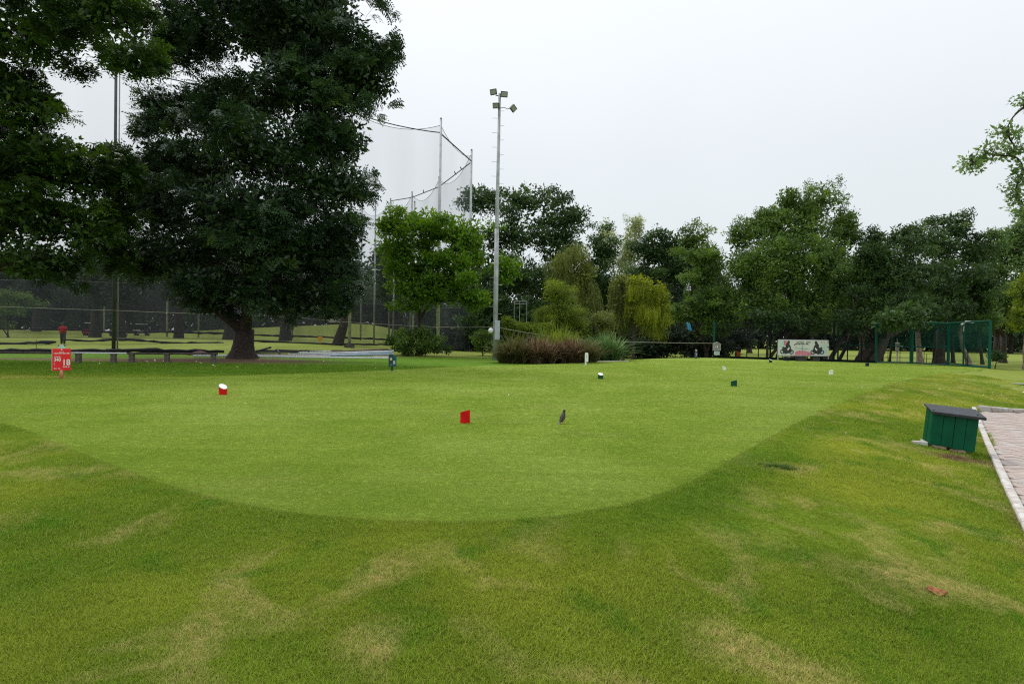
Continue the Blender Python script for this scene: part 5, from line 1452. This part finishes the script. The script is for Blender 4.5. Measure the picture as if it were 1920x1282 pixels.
# ------------------------------------------------------------------ bin
FL = GP(1741, 9.95)
uvec = Vector((.93, -.37, 0)).normalized(); rzb = math.atan2(uvec.y, uvec.x)
wB, dB, hB = .66, .40, .575
cbx = FL + uvec * wB / 2 + Vector((-uvec.y, uvec.x, 0)) * dB / 2
cbx.z = z1(cbx.x, cbx.y)
root = empty('litter_bin', cbx, rzb, 'green planked litter box with sloping dark lid, tilted on loose bricks', 'bin')
root.rotation_mode = 'XYZ'
root.rotation_euler = (0, R(5.0), rzb)
z0b = .07
pw = wB / 4
for k in range(4):
    x = -wB / 2 + pw * (k + .5)
    hh = hB - .03 * (k == 3) * 0
    MB().box((x, -dB / 2 + .012 + (.004 if k % 2 else 0), z0b + hh / 2 - (.015 if k > 1 else 0) - (.012 if k == 3 else 0)), (pw - .006, .024, hh)).build('plank', M['green_paint'], root, .004)
for s_ in (-1, 1):
    for k in range(2):
        MB().box((s_ * (wB / 2 - .013), -dB / 4 + k * dB / 2 + .012, z0b + hB / 2 + .03), (.024, dB / 2 - .02, hB + .03)).build('plank', M['green_paint'], root, .004)
MB().box((0, dB / 2 - .012, z0b + hB / 2 + .04), (wB - .06, .022, hB + .06)).build('back_panel', M['green_paint'], root, .004)
MB().box((0, 0, z0b + .03), (wB - .07, dB - .07, .025)).build('floor_board', M['green_paint'], root)
Ml = Matrix.Rotation(R(10), 3, 'X')
MB().box((.02, -.02, z0b + hB + .045), (wB + .11, dB + .12, .03), Ml).build('lid', M['lid'], root, .006)
MB().box((.02, -dB / 2 - .068, z0b + hB - .005), (wB + .105, .02, .045), Ml).build('lid_edge', M['lid'], root, .003)
for k, (dx, dy, rz_, mt, lb) in enumerate([(-.44, -.12, .1, 'white_worn', 'whitewashed brick sticking out beside the litter box'), (-.18, -.14, .15, 'brick', 'reddish brick under the litter box'), (.1, -.13, -.1, 'brick', 'worn brick under the middle of the litter box'),
                                          (-.30, .12, 1.5, 'white_worn', 'pale brick under the back of the litter box')]):
    c, s_ = math.cos(rzb), math.sin(rzb)
    wx, wy = cbx.x + dx * c - dy * s_, cbx.y + dx * s_ + dy * c
    b = Vector((wx, wy, z1(wx, wy)))
    o = MB().box((0, 0, .035), (.22, .11, .07)).build('loose_brick', M[mt], None, .008, loc=b); o.rotation_euler = (0, 0, rzb + rz_)
    tag(o, lb, 'brick', 'bricks propping the litter box')

# ------------------------------------------------------------------ path: bed, pavers, kerbs
d0 = (Vector((pk2[0][0], pk2[0][1])) - Vector((pk2[4][0], pk2[4][1]))).normalized()   # along the kerb, away from the viewer
bedv = []
line = [Vector((a, b)) for a, b in pk2]
zbed = z1(pk2[2][0], pk2[2][1]) - .06
bed_pts = [(p.x, p.y) for p in line] + [(30, line[-1].y), (30, line[0].y)]
def bz(x, y): return float(np.interp(y, [pk2[4][1], pk2[2][1], pk2[0][1]], [z1(*pk2[4]), z1(*pk2[2]), z1(*pk2[0])]))
mbb = MB()
nlin = 24
def kx_at(y):
    ys_ = [p.y for p in line][::-1]; xs_ = [p.x for p in line][::-1]
    return float(np.interp(y, ys_, xs_))
y_hi, y_lo = line[0].y, line[-1].y
vs, fs = [], []
for j in range(nlin + 1):
    y = y_lo + (y_hi - y_lo) * j / nlin
    x0 = kx_at(y)
    for i in range(9):
        x = x0 + (30 - x0) * i / 8
        vs.append((x, y, bz(x, y) - .055))
for j in range(nlin):
    for i in range(8): fs.append((j * 9 + i, j * 9 + i + 1, (j + 1) * 9 + i + 1, (j + 1) * 9 + i))
path_root = MB().add(vs, fs).build('path', M['soil']); tag(path_root, kind='structure')
# herringbone pavers
ang = math.atan2(d0.y, d0.x) + R(45)
ca_, sa_ = math.cos(ang), math.sin(ang)
pl_, pw_ = .40, .20
cells = []
ox, oy = line[2].x, line[2].y
for i in range(-80, 110):
    for j in range(-90, 90):
        # herringbone tiling
        m4 = (i - j) % 4
        if m4 == 0: cx, cy_, hor_ = i + 1.0, j + .5, True
        elif m4 == 3: cx, cy_, hor_ = i + .5, j + 1.0, False
        else: continue
        lx_, ly_ = cx * pw_, cy_ * pw_
        x = ox + lx_ * ca_ - ly_ * sa_; y = oy + lx_ * sa_ + ly_ * ca_
        if not (y_lo + .3 < y < y_hi - .55): continue
        off = float(path_side(np.array([x]), np.array([y]))[0]) * SS
        if off < .03: continue
        if x > .95 * y + 1.6: continue
        cells.append((math.hypot(x, y), x, y, hor_))
cells.sort()
pm = {}
for hn in (True, False):
    for mk in ('paver', 'paver_pale', 'paver_red'):
        mb_ = MB().box((0, 0, 0), ((pl_ if hn else pw_) - .014, (pw_ if hn else pl_) - .014, .05))
        me = bpy.data.meshes.new('paver'); me.from_pydata(mb_.v, [], mb_.f); me.materials.append(M[mk]); pm[(hn, mk)] = me
qq = random.Random(3)
rest = {}
for k, (dd, x, y, hn) in enumerate(cells):
    t = qq.random(); mk = 'paver' if t < .7 else ('paver_pale' if t < .85 else 'paver_red')
    z = bz(x, y) - .032 + qq.uniform(-.003, .004)
    if k < 300:
        o = bpy.data.objects.new('paver', pm[(hn, mk)]); COL.objects.link(o); o.parent = path_root
        o.location = (x, y, z); o.rotation_euler = (qq.uniform(-.012, .012), qq.uniform(-.012, .012), ang)
    else:
        r_ = rest.setdefault(mk, MB())
        r_.box((x, y, z), ((pl_ if hn else pw_) - .014, (pw_ if hn else pl_) - .014, .05), Matrix.Rotation(ang, 3, 'Z'))
allr = MB(); me = None
if rest:
    me = bpy.data.meshes.new('paving'); vs = []; fs = []; mi_ = []
    for gi_, (mk, r_) in enumerate(rest.items()):
        b0_ = len(vs); vs += r_.v; fs += [tuple(i + b0_ for i in f) for f in r_.f]; mi_ += [gi_] * len(r_.f); me.materials.append(M[mk])
    me.from_pydata(vs, [], fs); me.polygons.foreach_set('material_index', mi_)
    o = link_mesh('paving', me, path_root); o['kind'] = 'stuff'
print('pavers', len(cells))
# kerb stones
kerb = empty('kerb', (line[0].x, line[0].y, 0), 0); kerb['kind'] = 'structure'
ko = Vector((line[0].x, line[0].y, 0))
def kstone(a, b, wd=.105, ht=.13):
    a = Vector(a); b = Vector(b); dv = (b - a); L = dv.length
    if L < .05: return
    za_, zb2 = z1(a.x, a.y), z1(b.x, b.y)
    an = math.atan2(dv.y, dv.x)
    prof = [(-wd / 2, -.1), (-wd / 2, ht * .42), (-wd * .4, ht * .55), (wd * .1, ht * .58), (wd * .4, ht * .52), (wd / 2, ht * .40), (wd / 2, -.1)]
    vs = []
    nn = Vector((-dv.y, dv.x)).normalized()
    ns = 5
    for s_ in range(ns + 1):
        t = s_ / ns
        p = a + dv * t
        zz = za_ + (zb2 - za_) * t
        sc_ = 1.0 - (0.03 if s_ in (0, ns) else 0)
        for (o_x, o_z) in prof:
            jx = qq.uniform(-.0015, .0015)
            q_ = p + nn * (o_x * sc_ + jx)
            vs.append((q_.x - ko.x, q_.y - ko.y, zz + (o_z * sc_ if o_z > 0 else o_z)))
    m_ = len(prof)
    fs = [(i * m_ + k, i * m_ + k + 1, (i + 1) * m_ + k + 1, (i + 1) * m_ + k) for i in range(ns) for k in range(m_ - 1)]
    fs += [tuple(range(m_)), tuple(ns * m_ + k for k in range(m_ - 1, -1, -1))]
    MB().add(vs, fs).build('kerb_stone', M['white_worn'], kerb, smooth_=False)
acc = []
for a, b in zip(line[:-1], line[1:]):
    n = max(1, int(round((b - a).length / .95)))
    for k in range(n):
        acc.append((a.lerp(b, k / n), a.lerp(b, (k + 1) / n)))
for k, (a, b) in enumerate(acc):
    dv = (b - a).normalized() * (.006 + (.12 if k == 4 else 0))
    j = Vector((0, 0))
    kstone(a + dv + j, b - dv * (.4 if k == 4 else 1) + j)
e0 = line[0] + Vector((.16, .02))
lens = [.32, .62, .62, .62, .62, .62, .62, .62]
x = e0.x
for L in lens:
    kstone(Vector((x + .01, e0.y - (x - e0.x) * .012)), Vector((x + L - .01, e0.y - (x + L - e0.x) * .012)), .16, .24)
    x += L
# grass tongues creeping over the paving
tx, ty, tz, tsc = [], [], [], []
for (px, py, n, sx_, sy_) in ((1866, 832, 420, .35, .22), (1862, 784, 260, .5, .25), (1858, 822, 200, .2, .3), (1895, 775, 200, 1.0, .08)):
    c = GR(px, py)
    tx.append(rng.normal(c.x, sx_, n)); ty.append(rng.normal(c.y, sy_ * 1.6, n))
for a, b in acc:
    for t in np.linspace(0, 1, 6):
        p = a.lerp(b, t); nn = Vector((-(b - a).y, (b - a).x)).normalized()
        if (nn.x < 0): nn = -nn
        tx.append(np.array([p.x - nn.x * .085 + rng.normal(0, .02)])); ty.append(np.array([p.y - nn.y * .085 + rng.normal(0, .02)]))
tx = np.concatenate(tx); ty = np.concatenate(ty)
tz = zg(tx, ty); inp = (path_side(tx, ty) * SS > .02); tz = np.where(inp, tz - .045, tz)
grass_system('weed_grass', np.stack([tx, ty, tz], 1), rng.uniform(1.1, 2.1, len(tx)), rough_tufts)

# drain cover, leaf, litter, lawn details
dc = GP(1906, 28); root = empty('drain_cover', dc + Vector((0, 0, .01)), 0, 'dark grey drain cover flush in the grass above the path', 'drain cover')
MB().loft([((0, 0, -.02), .42, .42), ((0, 0, .015), .42, .42)]).build('rim', M['concrete'], root)
MB().loft([((0, 0, .016), .34, .34), ((0, 0, .028), .34, .34)]).build('lid', M['grey_print'], root)
lf = GR(1754, 1113)
vs = []
for i, (x, w_) in enumerate([(-.075, .004), (-.05, .034), (-.02, .045), (.02, .042), (.05, .028), (.08, .004)]):
    z = .02 + .012 * math.sin(i * 1.7)
    vs += [(x, -w_, z + .018), (x, 0, z), (x, w_, z + .02)]
fs = [(3 * i + k, 3 * i + k + 1, 3 * i + k + 4, 3 * i + k + 3) for i in range(5) for k in range(2)]
o = MB().add(vs, fs).build('fallen_leaf', M['dry_leaf'], None, loc=lf); o.scale = (.85, .85, .85); o.rotation_euler = (.35, .1, R(-20)); s_ = o.modifiers.new('t', 'SOLIDIFY'); s_.thickness = .0015
tag(o, 'curled orange-brown dead leaf alone on the near grass', 'leaf')
# scattered small leaf litter, too many and too small to count
pts = []
for (px, py, n, a, b) in ((1880, 735, 40, 1.6, 1.2), (1870, 750, 26, 1.0, .7), (1800, 735, 10, 2, 1.5), (1700, 735, 12, 2.5, 1.6), (430, 682, 60, 4.5, 2.2), (240, 684, 20, 6, 2), (560, 676, 24, 3.5, 1.2), (1650, 760, 8, 2, 1), (700, 690, 10, 4, 1.5), (300, 760, 18, 5, 2.5), (1200, 760, 14, 5, 3)):
    c = GR(px, py)
    pts.append(np.stack([rng.normal(c.x, a, n), rng.normal(c.y, b, n)], 1))
pts = np.concatenate(pts); zz = zg(pts[:, 0], pts[:, 1]); sdv = sdf(pts[:, 0], pts[:, 1]); zz = np.where(sdv < 0, .02, zz + .02)
T_ = [T_leafy(400 + k, 1, .10, .06, .01) for k in range(4)]
dist = np.hypot(pts[:, 0], pts[:, 1])
Vv, Tt = scatter(rng, np.concatenate([pts, zz[:, None]], 1), None, np.clip(dist / 24, .45, 1.3), T_, .25, rng.uniform(0, 1, len(pts)))
o = link_mesh('fallen_leaves', mesh_np('fallen_leaves', Vv, np.arange(len(Vv)).reshape(-1, 4), [M['litter']], {'tint': Tt})); o['kind'] = 'stuff'
# thick dark grass tuft in the near rough
c = GR(1465, 878); n = 90
tx = rng.normal(c.x, .11, n); ty = rng.normal(c.y, .05, n)
dark_blade = leafmat('dark_grass', (.03, .07, .012), (.08, .15, .02), (.15, .2, .04), .7, .25)
dt = [tuft_mesh('dark_tuft', 24, .03, .02, .05, .003, dark_blade, 77 + k, .9) for k in range(3)]
grass_system('dark_grass_tuft', np.stack([tx, ty, zg(tx, ty)], 1), rng.uniform(.8, 1.4, n), dt)
# white line/kerb at the far lawn edge right of the grasses
a, b = GP(1120, 38.5), GP(1178, 40); a.z = max(a.z, 0); b.z = max(b.z, 0)
root = empty('edge_strip', a, 0, 'short pale strip along the lawn edge by the bluish grass', 'edging')
MB().box((b - a) / 2 + Vector((0, 0, .04)), ((b - a).length, .10, .08), Matrix.Rotation(math.atan2((b - a).y, (b - a).x), 3, 'Z')).build('strip', M['white_worn'], root)

# ------------------------------------------------------------------ bird
def bird(name, label, loc, rz, s=1.0, group=None):
    root = empty(name, loc, rz, label, 'bird', group); root.scale = (s, s, s)
    # side view in xz: tail low at -x, head up at +x
    ax = [(-.115, .020, .004, .010), (-.085, .040, .012, .016), (-.055, .062, .024, .024), (-.025, .085, .033, .034), (.005, .112, .037, .038), (.028, .142, .034, .034), (.040, .168, .024, .025), (.047, .186, .020, .021), (.052, .203, .021, .021), (.058, .217, .015, .014), (.064, .224, .004, .004)]
    n = 12; vs = []; fs = []
    for i, (x, z, ry, rz2) in enumerate(ax):
        x2, z2 = ax[min(i + 1, len(ax) - 1)][:2]; x1, z1_ = ax[max(i - 1, 0)][:2]
        t = Vector((x2 - x1, 0, z2 - z1_)).normalized(); nrm = Vector((-t.z, 0, t.x))
        for k in range(n):
            a = 2 * math.pi * k / n
            vs.append(Vector((x, 0, z)) + Vector((0, 1, 0)) * ry * math.cos(a) + nrm * rz2 * math.sin(a))
    for i in range(len(ax) - 1):
        for k in range(n): fs.append((i * n + k, i * n + (k + 1) % n, (i + 1) * n + (k + 1) % n, (i + 1) * n + k))
    fs += [tuple(range(n - 1, -1, -1)), tuple((len(ax) - 1) * n + k for k in range(n))]
    o = MB().add(vs, fs).build('body', M['bird_brown'], root, smooth_=True)
    MB().loft([((.050, 0, .178), .024, .0225), ((.052, 0, .20), .0235, .0232), ((.055, 0, .215), .019, .018), ((.058, 0, .225), .006, .006)]).build('head_cap', M['bird_black'], root, smooth_=True)
    MB().tube([(.068, 0, .205), (.098, 0, .199)], [.007, .001], 6).build('beak', M['bird_yellow'], root)
    for s_ in (-1, 1):
        MB().add([(.02, s_ * .036, .135), (-.02, s_ * .040, .115), (-.09, s_ * .022, .035), (-.075, s_ * .030, .028), (-.01, s_ * .042, .078), (.022, s_ * .040, .10),
                  (.02, s_ * .030, .135), (-.02, s_ * .034, .115), (-.09, s_ * .016, .035), (-.075, s_ * .024, .028), (-.01, s_ * .036, .078), (.022, s_ * .034, .10)],
                 [(0, 1, 2, 3, 4, 5), (11, 10, 9, 8, 7, 6)] + [(i, (i + 1) % 6, (i + 1) % 6 + 6, i + 6) for i in range(6)]).build('wing', M['bird_black'], root)
        MB().tube([(0, s_ * .015, .085), (-.005, s_ * .016, .04), (.004, s_ * .016, .004)], [.007, .003, .0026], 6).build('leg', M['bird_yellow'], root)
        MB().add([(-.012, s_ * .016 - .008, 0), (.03, s_ * .016 - .014, 0), (.034, s_ * .016, .0), (.03, s_ * .016 + .014, 0), (-.012, s_ * .016 + .008, 0), (.0, s_ * .016, .006)], [(0, 1, 5), (1, 2, 5), (2, 3, 5), (3, 4, 5), (4, 0, 5)]).build('foot', M['bird_yellow'], root)
    MB().box((-.13, 0, .012), (.08, .030, .007), Matrix.Rotation(-.55, 3, 'Y')).build('tail', M['bird_black'], root)
    return root
bl = GR(1055, 795.5); bl.z = .022
bird('bird', 'brown myna walking on the lawn right of the red marker', bl, R(60), 1.12)
for k, (pa, pb_, t, lb) in enumerate([(T(near[4], 1.3), T(farp[1], 1.2), .30, 'tiny dark bird perched on the net cable nearest the corner pole'), (T(near[4], 1.3), T(farp[1], 1.2), .48, 'tiny dark bird on the cable, middle of the three'),
                                      (T(farp[1], 1.2), T(farp[2], .7), .55, 'tiny dark bird on the cable between the far-side poles')]):
    p = pa.lerp(pb_, t); bird('bird', lb, p + Vector((0, 0, .05)), R(200 + 30 * k), 1.6, 'birds on the net cable')

# ------------------------------------------------------------------ people
def person(label, base, rz, H, upper, lower, skirt=False, lean=0.0, hair=True, walk=.12):
    root = empty('person', base, rz, label, 'person')
    s = H / 1.7
    J = {'pel': (0, 0, .93), 'chest': (lean * .6, 0, 1.25), 'neck': (lean, 0, 1.43), 'head': (lean * 1.15, 0, 1.55), 'top': (lean * 1.2, 0, 1.66),
         'ls': (lean * .9, .17, 1.38), 'le': (lean * .9 - .03, .23, 1.10), 'lh': (lean + .08, .22, .86), 'rs': (lean * .9, -.17, 1.38), 're': (lean * .9 - .02, -.23, 1.10), 'rh': (lean + .10, -.20, .88),
         'lhip': (0, .09, .88), 'lk': (walk * .5, .10, .48), 'la': (walk, .10, .08), 'lt': (walk + .17, .11, .03), 'rhip': (0, -.09, .88), 'rk': (-walk * .2, -.10, .48), 'ra': (-walk, -.10, .08), 'rtt': (-walk + .17, -.11, .03)}
    rad = {'pel': .13, 'chest': .135, 'neck': .055, 'head': .085, 'top': .07, 'ls': .055, 'le': .042, 'lh': .03, 'rs': .055, 're': .042, 'rh': .03, 'lhip': .09, 'lk': .06, 'la': .042, 'lt': .03, 'rhip': .09, 'rk': .06, 'ra': .042, 'rtt': .03}
    names = list(J); E = [('pel', 'chest'), ('chest', 'neck'), ('neck', 'head'), ('head', 'top'), ('chest', 'ls'), ('ls', 'le'), ('le', 'lh'), ('chest', 'rs'), ('rs', 're'), ('re', 'rh'), ('pel', 'lhip'), ('lhip', 'lk'), ('lk', 'la'), ('la', 'lt'), ('pel', 'rhip'), ('rhip', 'rk'), ('rk', 'ra'), ('ra', 'rtt')]
    me = bpy.data.meshes.new('body'); me.from_pydata([Vector(J[k]) * s for k in names], [(names.index(a), names.index(b)) for a, b in E], [])
    me.materials.append(M['skin'])
    o = link_mesh('body', me, root)
    md = o.modifiers.new('skin', 'SKIN')
    for i, k in enumerate(names):
        me.skin_vertices[0].data[i].radius = (rad[k] * s * (.8 if k in ('pel', 'chest') else 1), rad[k] * s)
    me.skin_vertices[0].data[0].use_root = True
    o.modifiers.new('sub', 'SUBSURF').levels = 1
    o.modifiers['sub'].render_levels = 1
    L_ = lambda x, z, a, b: ((x * s, 0, z * s), a * s, b * s)
    MB().loft([L_(0, .90, .15, .19), L_(lean * .3, 1.05, .135, .165), L_(lean * .6, 1.22, .15, .185), L_(lean * .85, 1.37, .13, .19), L_(lean * .95, 1.43, .07, .10)]).build('shirt', M[upper], root, smooth_=True)
    for sd_ in ('l', 'r'):
        a, b = Vector(J[sd_ + 's']) * s, Vector(J[sd_ + 'e']) * s
        MB().tube([a, b], [.075 * s, .062 * s], 8).build('sleeve', M[upper], root, smooth_=True)
        if not skirt:
            MB().tube([Vector(J[sd_ + 'hip']) * s, Vector(J[sd_ + 'k']) * s, Vector(J[sd_ + 'a']) * s], [.115 * s, .085 * s, .07 * s], 10).build('trouser_leg', M[lower], root, smooth_=True)
    if skirt: MB().loft([L_(0, .98, .15, .17), L_(0, .7, .20, .23), L_(0, .35, .22, .25), L_(0, .1, .25, .29)]).build('skirt', M[lower], root, smooth_=True)
    if hair: MB().loft([L_(lean * 1.1 - .03, 1.50, .07, .08), L_(lean * 1.15 - .02, 1.60, .10, .095), L_(lean * 1.18 - .01, 1.68, .085, .08), L_(lean * 1.2, 1.73, .03, .03)]).build('hair', M['hair'], root, smooth_=True)
    return root
pp = GP(118, 48.5)
person('person in a red shirt and dark trousers leaning forward behind the net', pp, R(-60), 1.85, 'cloth_red', 'cloth_dark', lean=.10)
pp = GP(1384, 56); pp.z = z1(pp.x, pp.y)
person('person with long dark hair in an orange skirt beyond the dark fence', pp, R(-120), 1.62, 'cloth_dark', 'cloth_orange', skirt=True)
pb2 = GP(1372, 55)
o = MB().box((0, 0, .25), (1.6, .9, .5)).build('white_slab', M['white_worn'], None, .04, loc=pb2); tag(o, 'low white block on the grass beside the person in orange', 'block')
print('TRI', TRI[0])
